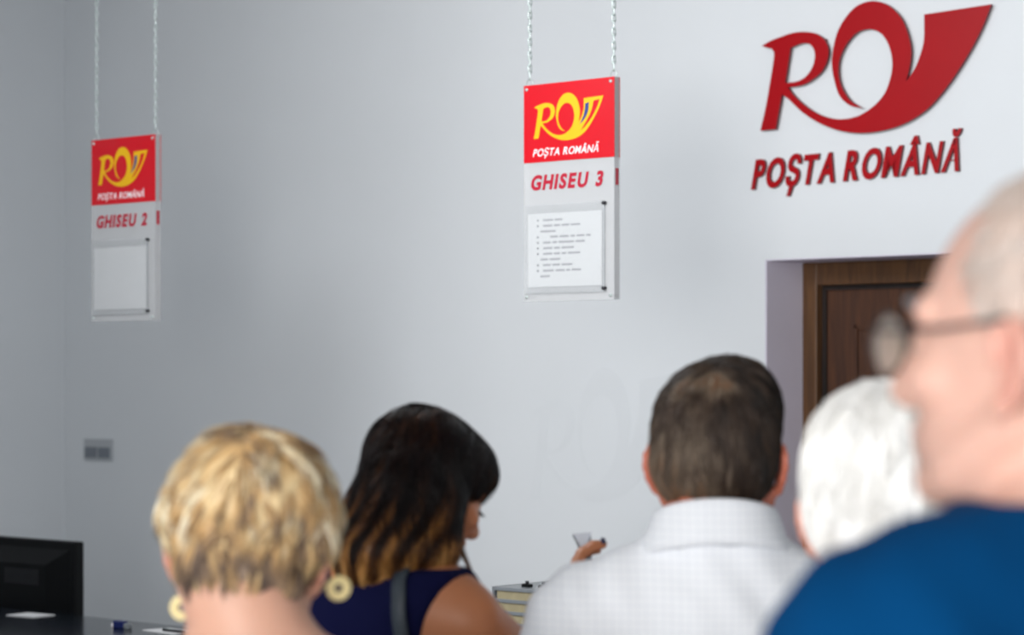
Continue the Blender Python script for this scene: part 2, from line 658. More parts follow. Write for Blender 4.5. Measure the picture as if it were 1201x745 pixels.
def chain_mesh(x, y, z0, z1):
    b_ = MB()
    pitch = 0.019
    z = z0
    k = 0
    while z < z1:
        hl, hw = 0.0125, 0.0048
        pts = []
        for i in range(10):
            a = 2 * PI * i / 10
            px = math.cos(a) * hw
            pz = math.sin(a) * hw + (hl - hw) * (1 if math.sin(a) > 0 else -1)
            rot = 0.9 if k % 2 else -0.7
            pts.append((x + px * math.cos(rot), y + px * math.sin(rot), z + pz))
        b_.tube(pts, 0.0023, 5, closed=True)
        z += pitch
        k += 1
    return b_


def make_sign(loc, number, label, blank, zceil=HC):
    r = empty('hanging_sign', loc, WROT)
    tag(r, label, 'hanging sign', 'acrylic counter signs hung on chains')
    zs = 0.36
    zr = -SH * zs
    b_ = MB(); b_.box(0, SW, -0.0028, 0.0, zr, 0, bev=0.0006)
    b_.build('red_header', M['sign_red'], r)
    b_ = MB(); b_.box(0, SW, -0.0028, 0.0, -SH, zr)
    b_.build('front_panel', M['acrylic'], r)
    b_ = MB(); b_.box(0, SW, ST, ST + 0.0028, zr, 0)
    b_.build('back_header', M['sign_red'], r)
    b_ = MB(); b_.box(0, SW, ST, ST + 0.0028, -SH, zr)
    b_.build('back_panel', M['clear'], r)
    b_ = MB(); b_.box(SW - 0.0015, SW, 0, ST, -SH, 0)
    b_.build('edge_strip', M['acrylic'], r)
    # emblem
    x0, x1, zt, zb = 0.115 * SW, 0.885 * SW, -0.052 * SH, -0.268 * SH
    vv, fs = plate([emb_local(EMB, x0, x1, zt, zb), emb_local(EMB_HOLE, x0, x1, zt, zb)], -0.0036, -0.0028)
    b_ = MB(); b_.add(vv, fs)
    b_.build('emblem', M['sign_yellow'], r)
    blue = [(695, 110, 'c'), (740, 92, 'c'), (730, 180), (690, 260), (625, 325, 'c'), (670, 240), (690, 170)]
    vv, fs = plate([emb_local(blue, x0, x1, zt, zb)], -0.0042, -0.0036)
    b_ = MB(); b_.add(vv, fs)
    b_.build('blue_stripe', M['sign_blue'], r)
    redst = [(800, 75, 'c'), (872, 58, 'c'), (835, 150), (775, 245), (700, 335), (640, 385, 'c'), (720, 270), (775, 170)]
    vv, fs = plate([emb_local(redst, x0, x1, zt, zb)], -0.0042, -0.0036)
    b_ = MB(); b_.add(vv, fs)
    b_.build('red_stripe', M['sign_red'], r)
    print_text('POȘTA ROMÂNĂ', 0.105 * SW, 0.83 * SW, -0.332 * SH, 0.036 * SH, M['sign_white'], r, bold=0.010, gap=0.075,
               space=0.30, shear=0.22, xs=0.80)
    t = 'GHISEU ' + number
    print_text(t, 0.075 * SW, 0.87 * SW, -0.484 * SH, 0.066 * SH, M['sign_crimson'], r, 'letter', True,
               bold=0.045, gap=0.13, space=0.42, shear=0.2, xs=0.95)
    b_ = MB(); b_.box(SW - 0.002, SW + 0.0004, 0.004, ST - 0.004, -0.485 * SH, -0.41 * SH)
    b_.build('edge_print', M['sign_crimson'], r)
    # document pocket
    px0, px1, pz1, pz0 = 0.02 * SW, 0.91 * SW, -0.555 * SH, -0.965 * SH
    b_ = MB()
    b_.box(px0, px1, -0.010, -0.0085, pz0, pz1, bev=0.0005)
    b_.box(px0, px1, -0.0085, -0.0028, pz0, pz0 + 0.003)
    pk = b_.build('document_pocket', M['clear'], r)
    b_ = MB()
    b_.box(px1 - 0.0016, px1, -0.0105, -0.0085, pz0 + 0.012, pz1 - 0.01)
    b_.build('pocket_edge', M['switch'], pk)
    b_ = MB()
    b_.box(0.055 * SW, 0.875 * SW, -0.0062, -0.005, -0.935 * SH, -0.597 * SH)
    pp = b_.build('paper_sheet', M['paper'], r)
    if not blank:
        rows = [(1, 0.0, [.13, .1]), (1, 0, [.12, .08, .1, .12]), (0, -.03, [.2]), (1, .08, [.1, .12, .06, .1, .06]),
                (1, 0, [.1, .06, .2, .12]), (1, 0, [.12, .08, .16]), (1, 0, [.12, .08, .06, .16]), (0, -.03, [.1, .14]),
                (1, 0, [.1, .1, .14]), (1, 0, [.14, .12, .05, .12]), (0, -.03, [.12])]
        bd, bt = MB(), MB()
        for i, (bul, ind, words) in enumerate(rows):
            z = -0.628 * SH - i * 0.0258 * SH
            xx = (0.23 + ind) * SW
            if bul:
                bd.cyl((0.17 * SW, -0.0066, z), (0.17 * SW, -0.0062, z), 0.0034, 8)
            for w in words:
                bt.box(xx, xx + w * SW * 0.85, -0.0066, -0.0062, z - 0.0028, z + 0.0028)
                xx += w * SW * 0.85 + 0.006
        bd.build('bullet_marks', M['ink_dark'], pp)['kind'] = 'stuff'
        bt.build('printed_lines', M['ink'], pp)['kind'] = 'stuff'
    for x, z in ((px1 - 0.002, pz1 - 0.006), (px1 - 0.002, pz0 + 0.010)):
        b_ = MB()
        b_.cyl((x, -0.0135, z), (x, 0.0, z), 0.0052, 12)
        b_.build('pocket_screw', M['dark_metal'], r, True)
    for x, z in ((0.012, -0.012), (SW - 0.012, -0.012), (0.012, -SH + 0.012), (SW - 0.012, -SH + 0.012)):
        b_ = MB()
        b_.cyl((x, -0.006, z), (x, ST + 0.006, z), 0.0045, 12)
        b_.build('spacer_screw', M['chrome'], r, True)
    for x in (0.012, SW - 0.012):
        b_ = MB()
        pts = [(x + math.cos(a) * 0.012, ST * 0.5, 0.006 + math.sin(a) * 0.014) for a in [2 * PI * i / 16 for i in range(16)]]
        b_.tube(pts, 0.0017, 6, closed=True)
        b_.build('hook_ring', M['chrome'], r, True)
        c = chain_mesh(x, ST * 0.5, 0.030, zceil - loc[2] - 0.008).build('chain', M['chrome'], r, True)
    return r


p = at(615, 101, 6.87)
make_sign(p, '3', 'red and white hanging sign reading counter 3, with a bulleted notice in its pocket', False)
p = at(108, 165, 8.18)
make_sign(p, '2', 'farther red and white hanging sign reading counter 2, blank sheet in its pocket', True)

# ------------------------------------------------------------------ wall switch
s, z = on_wall(100, 516)
s2, z2 = on_wall(133, 541)
sw = empty('light_switch', wl(s, 0, z2), WROT)
tag(sw, 'small grey double switch plate on the wall below the counter 2 sign', 'switch')
w_, h_ = s2 - s, z - z2 + 0.006
b = MB(); b.box(0, w_, -0.009, 0, 0, h_, bev=0.003)
b.build('switch_plate', M['switch'], sw)
for i in range(2):
    b = MB()
    x0 = 0.012 + i * (w_ - 0.012) / 2
    b.box(x0, x0 + (w_ - 0.036) / 2, -0.014, -0.008, 0.012, h_ * 0.62, bev=0.002)
    b.build('rocker', M['switch_dark'], sw)

# ------------------------------------------------------------------ counter and what stands on it
CZ = 0.868
cp = Vector((-1.275, 8.0, 0))
cs = (cp - P0).dot(ER)
cn = (cp - P0).dot(EN)
CS0, CS1 = S_L + 0.02, 4.2
ct = empty('service_counter', wl(CS0, cn - 0.75, 0), WROT)
tag(ct, 'long dark glossy service counter running along in front of the white wall', 'counter')
LEN = CS1 - CS0
b = MB(); b.box(0, LEN, 0, 0.75, CZ - 0.03, CZ, bev=0.004)
b.build('countertop', M['counter'], ct)
b = MB(); b.box(0.02, LEN - 0.02, 0.06, 0.70, 0.09, CZ - 0.03)
b.build('counter_body', M['counter_side'], ct)
b = MB(); b.box(0.04, LEN - 0.04, 0.1, 0.66, 0, 0.09)
b.build('plinth', M['black'], ct)
npan = 6
for i in range(npan):
    b = MB()
    x0 = 0.03 + i * (LEN - 0.06) / npan
    b.box(x0 + 0.004, x0 + (LEN - 0.06) / npan - 0.004, 0.045, 0.06, 0.1, CZ - 0.04, bev=0.002)
    b.build('front_panel', M['counter_side'], ct)

# desk behind the counter with the monitor
dk = empty('clerk_desk', wl(S_L + 0.05, cn + 0.16, 0), WROT)
tag(dk, 'grey desk hidden behind the counter under the black monitor', 'desk')
b = MB(); b.box(0, 1.8, 0, 0.7, 0.66, 0.69, bev=0.003)
b.build('desktop', M['counter_side'], dk)
for x in (0.05, 1.72):
    for y in (0.04, 0.62):
        b = MB(); b.box(x, x + 0.04, y, y + 0.04, 0, 0.66)
        b.build('leg', M['dark_metal'], dk)

mr = at(91, 636, 8.6)
mo = empty('monitor', (mr.x, mr.y, 0.69), WROT)
tag(mo, 'black flat computer monitor seen from behind at the left edge, beyond the counter', 'monitor')
MT = mr.z - 0.69
b = MB()
b.box(-0.52, 0, -0.012, 0.03, MT - 0.345, MT, bev=0.006)
hs_ = b.build('housing', M['black'], mo)
b = MB()
vs = [(-0.49, -0.012, MT - 0.32), (-0.03, -0.012, MT - 0.32), (-0.03, -0.012, MT - 0.03), (-0.49, -0.012, MT - 0.03),
      (-0.40, -0.05, MT - 0.26), (-0.12, -0.05, MT - 0.26), (-0.12, -0.05, MT - 0.085), (-0.40, -0.05, MT - 0.085)]
b.add(vs, [(0, 1, 5, 4), (1, 2, 6, 5), (2, 3, 7, 6), (3, 0, 4, 7), (4, 5, 6, 7)])
b.build('rear_cover', M['black'], mo)
b = MB()
for i in range(7):
    b.box(-0.36, -0.16, -0.0515, -0.05, MT - 0.11 - i * 0.008, MT - 0.107 - i * 0.008)
b.build('vent_slots', M['dark_metal'], mo)
b = MB(); b.box(-0.50, -0.02, 0.03, 0.032, MT - 0.325, MT - 0.02)
b.build('screen', M['screen'], mo)
b = MB()
b.box(-0.29, -0.23, -0.03, 0.0, 0.01, MT - 0.2, bev=0.005)
b.box(-0.38, -0.14, -0.10, 0.10, 0, 0.012, bev=0.004)
b.build('stand', M['black'], mo)


def counter_pt(px, py):
    Y = (EYE - CZ) * F / (py - HOR)
    return at(px, py, Y)


def paper(px, py, w, d, rz, label, thick=0.002, m='paper', name='paper_sheet', cat='paper', group=None):
    q = counter_pt(px, py)
    b_ = MB()
    b_.box(-w / 2, w / 2, -d / 2, d / 2, 0, thick)
    o_ = b_.build(name, M[m])
    o_.location = (q.x, q.y, CZ + 0.0004)
    o_.rotation_euler = (0, 0, WROT + rz)
    tag(o_, label, cat, group)
    return o_


paper(36, 722, 0.13, 0.10, 0.1, 'white paper sheet on the counter in front of the monitor')
paper(200, 741, 0.17, 0.10, -0.1, 'white paper lying on the counter left of the blonde woman')
q = counter_pt(141, 737)
st = empty('correction_roller', (q.x, q.y, CZ), WROT)
tag(st, 'small navy and grey desk gadget lying on the counter', 'desk gadget')
b = MB(); b.box(-0.025, 0.025, -0.012, 0.012, 0, 0.024, bev=0.004)
b.build('navy_body', M['navy_plastic'], st)
b = MB(); b.box(0.025, 0.05, -0.009, 0.009, 0, 0.018, bev=0.003)
b.build('grey_cap', M['tray'], st)
b = MB(); b.box(-0.037, -0.025, -0.008, 0.008, 0, 0.014, bev=0.003)
b.build('pale_tip', M['sign_white'], st)
q = counter_pt(206, 743)
pn = empty('ballpoint_pen', (q.x, q.y, CZ + 0.0024), WROT)
tag(pn, 'dark ballpoint pen lying by the papers on the counter', 'pen')
b = MB(); b.tube([(-0.06, 0, 0.005), (0.055, 0, 0.005)], 0.0048, 10)
b.build('barrel', M['dark_metal'], pn, True)
b = MB(); b.tube([(0.055, 0, 0.005), (0.07, 0, 0.005)], [0.0045, 0.001], 10)
b.build('tip', M['chrome'], pn, True)
b = MB(); b.tube([(-0.058, 0.0, 0.0105), (-0.02, 0, 0.0105)], 0.0015, 6)
b.build('clip', M['chrome'], pn, True)

# stacked letter trays behind the woman's arm
q = at(577, 688, 6.42)
TZ = q.z
tr = empty('letter_tray_rack', (q.x, q.y, CZ), WROT)
tag(tr, "grey letter tray rack holding beige papers, beyond the dark-haired woman's arm", 'letter tray')
n_t = 8
dz = (TZ - CZ) / n_t
TWd = 0.36
for i in range(n_t):
    b = MB()
    z = dz * (i + 1)
    b.box(0, TWd, 0, 0.25, z - 0.010, z, bev=0.002)
    b.build('tray', M['tray'], tr)
    if i < n_t - 1:
        b = MB()
        b.box(0.015, TWd * 0.42, 0.004, 0.235, z, z + dz * 0.72)
        b.build('papers', M['manila'], tr)
        b = MB()
        b.box(TWd * 0.43, TWd * 0.66, 0.004, 0.22, z, z + dz * 0.66)
        b.build('papers', M['brown' if i % 2 else 'manila'], tr)
        b = MB()
        b.box(TWd * 0.67, TWd * 0.93, 0.008, 0.22, z, z + dz * 0.6)
        b.build('papers', M['manila' if i % 2 else 'counter_side'], tr)
for x in (0, TWd - 0.008):
    b = MB(); b.box(x, x + 0.008, 0.0, 0.25, 0, TZ - CZ)
    b.build('side_wall', M['tray'], tr)
for px, lab in ((601, 'small dark rubber stamp on the left of the letter tray rack'),
                (636, 'small dark rubber stamp at the right of the letter tray rack')):
    Y = 6.36
    x = (px - 600.5) / F * Y
    lx = (Vector((x, Y, 0)) - Vector((q.x, q.y, 0))).dot(ER)
    w = Vector((q.x, q.y, 0)) + ER * lx + EN * 0.05
    rs = empty('rubber_stamp', (w.x, w.y, TZ), WROT)
    tag(rs, lab, 'stamp', 'rubber stamps on the tray rack')
    b = MB(); b.box(-0.014, 0.014, -0.008, 0.008, 0, 0.008, bev=0.002)
    b.build('stamp_base', M['black'], rs)
    b = MB(); b.cyl((0, 0, 0.008), (0, 0, 0.016), 0.005, 10)
    b.build('grip', M['dark_metal'], rs, True)


# ------------------------------------------------------------------ implicit surfaces
def Rz(a):   # clockwise seen from above: 0 faces +Y, positive turns right (+X)
    c, s_ = math.cos(-a), math.sin(-a)
    return np.array([[c, -s_, 0], [s_, c, 0], [0, 0, 1.0]])


def Rx(a):
    c, s_ = math.cos(a), math.sin(a)
    return np.array([[1.0, 0, 0], [0, c, -s_], [0, s_, c]])


def Ry(a):
    c, s_ = math.cos(a), math.sin(a)
    return np.array([[c, 0, s_], [0, 1.0, 0], [-s_, 0, c]])


def V(*a):
    return np.array(a, float)


class Prim:
    def __init__(self, kind, a, b=None, ra=0.0, rb=0.0, R=None, k=0.02, sub=False):
        self.kind, self.a, self.b, self.ra, self.rb, self.R, self.k, self.sub = kind, a, b, ra, rb, R, k, sub

    def d(self, X, Y, Z):
        a = self.a
        if self.kind == 'cap':
            ba = self.b - a
            px, py, pz = X - a[0], Y - a[1], Z - a[2]
            h = np.clip((px * ba[0] + py * ba[1] + pz * ba[2]) / (ba @ ba + 1e-12), 0, 1)
            qx, qy, qz = px - ba[0] * h, py - ba[1] * h, pz - ba[2] * h
            return np.sqrt(qx * qx + qy * qy + qz * qz) - (self.ra + (self.rb - self.ra) * h)
        R = self.R
        px, py, pz = X - a[0], Y - a[1], Z - a[2]
        lx = R[0, 0] * px + R[1, 0] * py + R[2, 0] * pz
        ly = R[0, 1] * px + R[1, 1] * py + R[2, 1] * pz
        lz = R[0, 2] * px + R[1, 2] * py + R[2, 2] * pz
        r = self.b
        k0 = np.sqrt((lx / r[0]) ** 2 + (ly / r[1]) ** 2 + (lz / r[2]) ** 2)
        k1 = np.sqrt((lx / r[0] ** 2) ** 2 + (ly / r[1] ** 2) ** 2 + (lz / r[2] ** 2) ** 2) + 1e-9
        return k0 * (k0 - 1) / k1

    def bounds(self):
        if self.kind == 'cap':
            r = max(self.ra, self.rb)
            return np.minimum(self.a, self.b) - r, np.maximum(self.a, self.b) + r
        e = np.sqrt(((self.R * self.b[None, :]) ** 2).sum(1))
        return self.a - e, self.a + e

    def xf(self, R, o, s=1.0):
        q = Prim(self.kind, R @ (self.a * s) + o, None, self.ra * s, self.rb * s, None, self.k, self.sub)
        if self.kind == 'cap':
            q.b = R @ (self.b * s) + o
        else:
            q.b = self.b * s
            q.R = R @ self.R
        return q

    def grow(self, g):
        q = Prim(self.kind, self.a, self.b, self.ra + g, self.rb + g, self.R, self.k, self.sub)
        if self.kind == 'ell':
            q.b = self.b + g
        return q


def cap(a, b_, ra, rb=None, k=0.02, sub=False):
    return Prim('cap', V(*a), V(*b_), ra, ra if rb is None else rb, None, k, sub)


def ell(c, r, R=None, k=0.02, sub=False):
    return Prim('ell', V(*c), V(*r), R=np.eye(3) if R is None else R, k=k, sub=sub)


def combine(Fv, d, k, sub):
    if sub:
        d = -d
        h = np.clip(0.5 - 0.5 * (d - Fv) / k, 0, 1)
        return d * (1 - h) + Fv * h + k * h * (1 - h)
    h = np.clip(0.5 + 0.5 * (Fv - d) / k, 0, 1)
    return Fv * (1 - h) + d * h - k * h * (1 - h)


def eval_pts(prims, P):
    X, Y, Z = P[..., 0], P[..., 1], P[..., 2]
    Fv = np.full(X.shape, 1.0)
    for p_ in prims:
        Fv = combine(Fv, p_.d(X, Y, Z), p_.k, p_.sub)
    return Fv


def grad(prims, P):
    e = 0.002
    g = np.zeros_like(P)
    for i in range(3):
        dP = np.zeros(3)
        dP[i] = e
        g[..., i] = eval_pts(prims, P + dP) - eval_pts(prims, P - dP)
    return g / (np.linalg.norm(g, axis=-1, keepdims=True) + 1e-9)


def axis(lo, hi, coarse, fines):
    """coordinates from lo to hi with finer spacing inside the (a, b, step) ranges"""
    out = [lo]
    while out[-1] < hi:
        x = out[-1]
        st_ = coarse
        for a_, b_, f in fines:
            if a_ <= x <= b_:
                st_ = min(st_, f)
            elif x < a_ < x + st_:
                st_ = min(st_, max(a_ - x, f))
        out.append(x + st_)
    return np.array(out)


def surface(prims, coarse=0.010, fx=(), fy=(), fz=(), clip=None, disp=None):
    lo = np.min([p_.bounds()[0] for p_ in prims if not p_.sub], 0) - 0.02
    hi = np.max([p_.bounds()[1] for p_ in prims if not p_.sub], 0) + 0.02
    xs, ys, zs = (axis(lo[i], hi[i], coarse, f) for i, f in enumerate((fx, fy, fz)))
    Fv = np.full((len(xs), len(ys), len(zs)), 0.3, dtype=np.float64)
    for p_ in prims:
        l, h = p_.bounds()
        m = 0.05
        i0, i1 = np.searchsorted(xs, l[0] - m), np.searchsorted(xs, h[0] + m)
        j0, j1 = np.searchsorted(ys, l[1] - m), np.searchsorted(ys, h[1] + m)
        k0, k1 = np.searchsorted(zs, l[2] - m), np.searchsorted(zs, h[2] + m)
        sl = (slice(i0, i1), slice(j0, j1), slice(k0, k1))
        X = xs[i0:i1][:, None, None]
        Y = ys[j0:j1][None, :, None]
        Z = zs[k0:k1][None, None, :]
        Fv[sl] = combine(Fv[sl], p_.d(X, Y, Z), p_.k, p_.sub)
    X, Y, Z = xs[:, None, None], ys[None, :, None], zs[None, None, :]
    if disp is not None:
        Fv = Fv + disp(X, Y, Z)
    if clip is not None:
        for c in clip:
            Fv = np.maximum(Fv, c(X, Y, Z))
    return nets(Fv, xs, ys, zs)


def nets(Fv, xs, ys, zs):
    nx, ny, nz = Fv.shape
    ins = Fv < 0
    c = ins[:-1, :-1, :-1].astype(np.int8)
    tot = np.zeros((nx - 1, ny - 1, nz - 1), np.int8)
    for dx in (0, 1):
        for dy in (0, 1):
            for dz_ in (0, 1):
                tot += ins[dx:nx - 1 + dx, dy:ny - 1 + dy, dz_:nz - 1 + dz_]
    act = (tot > 0) & (tot < 8)
    I, J, Kk = np.nonzero(act)
    idx = np.full(act.shape, -1, np.int64)
    idx[I, J, Kk] = np.arange(len(I))
    acc = np.zeros((len(I), 3))
    cnt = np.zeros(len(I))
    corners = [(a, b_, c_) for a in (0, 1) for b_ in (0, 1) for c_ in (0, 1)]
    for a in corners:
        for ax in range(3):
            if a[ax] == 1:
                continue
            b_ = list(a); b_[ax] = 1
            fa = Fv[I + a[0], J + a[1], Kk + a[2]]
            fb = Fv[I + b_[0], J + b_[1], Kk + b_[2]]
            cr = (fa < 0) != (fb < 0)
            t = np.where(cr, fa / np.where(cr, fa - fb, 1), 0)
            pa = np.stack([xs[I + a[0]], ys[J + a[1]], zs[Kk + a[2]]], 1)
            pb = np.stack([xs[I + b_[0]], ys[J + b_[1]], zs[Kk + b_[2]]], 1)
            p_ = pa + (pb - pa) * t[:, None]
            acc += p_ * cr[:, None]
            cnt += cr
    verts = acc / np.maximum(cnt, 1)[:, None]
    faces = []
    # x edges
    s_ = ins[:-1, 1:-1, 1:-1] != ins[1:, 1:-1, 1:-1]
    i, j, k = np.nonzero(s_); j = j + 1; k = k + 1
    q = np.stack([idx[i, j - 1, k - 1], idx[i, j, k - 1], idx[i, j, k], idx[i, j - 1, k]], 1)
    fl = ~ins[i, j, k]
    q[fl] = q[fl][:, ::-1]
    faces.append(q)
    s_ = ins[1:-1, :-1, 1:-1] != ins[1:-1, 1:, 1:-1]
    i, j, k = np.nonzero(s_); i = i + 1; k = k + 1
    q = np.stack([idx[i - 1, j, k - 1], idx[i - 1, j, k], idx[i, j, k], idx[i, j, k - 1]], 1)
    fl = ~ins[i, j, k]
    q[fl] = q[fl][:, ::-1]
    faces.append(q)
    s_ = ins[1:-1, 1:-1, :-1] != ins[1:-1, 1:-1, 1:]
    i, j, k = np.nonzero(s_); i = i + 1; j = j + 1
    q = np.stack([idx[i - 1, j - 1, k], idx[i, j - 1, k], idx[i, j, k], idx[i - 1, j, k]], 1)
    fl = ~ins[i, j, k]
    q[fl] = q[fl][:, ::-1]
    faces.append(q)
    return verts, np.concatenate(faces)


def np_mesh(name, verts, faces, m, parent=None, shift=None, tone=None):
    me = bpy.data.meshes.new(name)
    if shift is not None:
        verts = verts - np.array(shift)[None, :]
    n = faces.shape[1]
    me.vertices.add(len(verts))
    me.vertices.foreach_set('co', verts.astype(np.float32).ravel())
    me.loops.add(faces.size)
    me.loops.foreach_set('vertex_index', faces.astype(np.int32).ravel())
    me.polygons.add(len(faces))
    me.polygons.foreach_set('loop_start', np.arange(0, faces.size, n, dtype=np.int32))
    me.polygons.foreach_set('use_smooth', np.ones(len(faces), bool))
    if tone is not None:
        at_ = me.attributes.new('tone', 'FLOAT', 'POINT')
        at_.data.foreach_set('value', tone.astype(np.float32))
    me.update(calc_edges=True)
    me.validate()
    me.materials.append(m)
    return link(name, me, parent)


# ------------------------------------------------------------------ people
def head_prims(nose=1.0, jaw=1.0):
    L = []
    L.append(ell((0, -0.012, 0.038), (0.074, 0.094, 0.083), k=0.03))
    L.append(ell((0, 0.030, -0.012), (0.060, 0.064, 0.082), k=0.03))
    L.append(ell((0, 0.038, -0.068), (0.050 * jaw, 0.050, 0.036), k=0.03))
    L.append(ell((0, 0.078, -0.092), (0.022 * jaw, 0.018, 0.016), k=0.02))
    for s_ in (-1, 1):
        L.append(cap((s_ * 0.062, -0.002, -0.045), (s_ * 0.045 * jaw, 0.045, -0.083), 0.014, 0.012, k=0.02))
        L.append(ell((s_ * 0.042, 0.066, -0.022), (0.022, 0.018, 0.016), k=0.02))
        L.append(cap((s_ * 0.012, 0.092, 0.024), (s_ * 0.048, 0.072, 0.024), 0.010, 0.008, k=0.012))
        L.append(ell((s_ * 0.031, 0.097, 0.004), (0.017, 0.014, 0.010), k=0.012, sub=True))
        L.append(ell((s_ * 0.031, 0.077, 0.003), (0.014, 0.0125, 0.012), k=0.004))
        L.append(ell((s_ * 0.012, 0.100, -0.036), (0.008, 0.010, 0.007), k=0.007))
        # ear: disc, rim, lobe, hollow
        e = V(s_ * 0.077, -0.008, -0.008)

        def ep(y, z):
            return e + V(s_ * (0.004 + max(0, -y) * 0.55), y, z)
        L.append(ell(ep(-0.004, 0.0), (0.005, 0.015, 0.027), R=Rz(-s_ * 0.45), k=0.008))
        ring = [(0.010, 0.004), (0.012, 0.018), (0.004, 0.028), (-0.009, 0.027), (-0.017, 0.015), (-0.018, 0.0), (-0.012, -0.014), (-0.003, -0.024)]
        for (ya, za), (yb, zb) in zip(ring[:-1], ring[1:]):
            a_, b_ = ep(ya, za), ep(yb, zb)
            L.append(cap(a_, b_, 0.0042, k=0.004))
        L.append(ell(ep(0.004, -0.026), (0.005, 0.008, 0.009), k=0.006))
        L.append(ell(ep(0.001, -0.004) + V(s_ * 0.007, 0, 0), (0.006, 0.007, 0.011), k=0.004, sub=True))
    L.append(cap((0, 0.094, 0.012), (0, 0.110 * nose, -0.026), 0.008, 0.010, k=0.012))
    L.append(ell((0, 0.111 * nose, -0.032), (0.010, 0.012, 0.009), k=0.010))
    L.append(ell((0, 0.090, -0.056), (0.024, 0.011, 0.006), k=0.008))
    L.append(ell((0, 0.088, -0.067), (0.020, 0.011, 0.007), k=0.008))
    L.append(cap((-0.022, 0.098, -0.0615), (0.022, 0.098, -0.0615), 0.0025, k=0.004, sub=True))
    return L


def hand_prims(w, f, n, side, curl=0.45, s=1.0, thumb_in=0.35):
    w, f, n = (np.array(x, float) for x in (w, f, n))
    f = f / np.linalg.norm(f)
    n = n - f * (n @ f)
    n = n / np.linalg.norm(n)
    l = np.cross(f, n)
    R = np.stack([l, f, n], 1)
    out = [ell(w + f * 0.050 * s, (0.040 * s, 0.050 * s, 0.015 * s), R=R, k=0.02)]
    tips = []
    for i, (o_, ln) in enumerate(((-0.030, 0.92), (-0.010, 1.0), (0.010, 0.94), (0.029, 0.76))):
        o_ = o_ * side
        p_ = w + f * (0.088 - 0.004 * abs(i - 1)) * s + l * o_ * s
        th = curl * 0.5
        for seg, (sl, r0, r1) in enumerate(((0.042, 0.0092, 0.0085), (0.026, 0.0085, 0.008), (0.021, 0.008, 0.0068))):
            th += curl * (0.6 if seg == 0 else 1.0)
            d = f * math.cos(th) + n * math.sin(th)
            q_ = p_ + d * sl * ln * s
            out.append(cap(p_, q_, r0 * s, r1 * s, k=0.005))
            p_ = q_
        tips.append((p_, d))
    p_ = w + f * 0.022 * s - l * side * 0.026 * s
    for sl, r0, r1, d in ((0.042, 0.014, 0.011, -l * side * 0.75 + f * 0.6 + n * thumb_in),
                          (0.030, 0.011, 0.010, -l * side * 0.30 + f * 0.8 + n * (thumb_in + 0.2)),
                          (0.024, 0.010, 0.008, l * side * 0.05 + f * 0.8 + n * (thumb_in + 0.35))):
        d = d / np.linalg.norm(d)
        q_ = p_ + d * sl * s
        out.append(cap(p_, q_, r0 * s, r1 * s, k=0.006))
        p_ = q_
    tips.append((p_, d))
    return out, tips


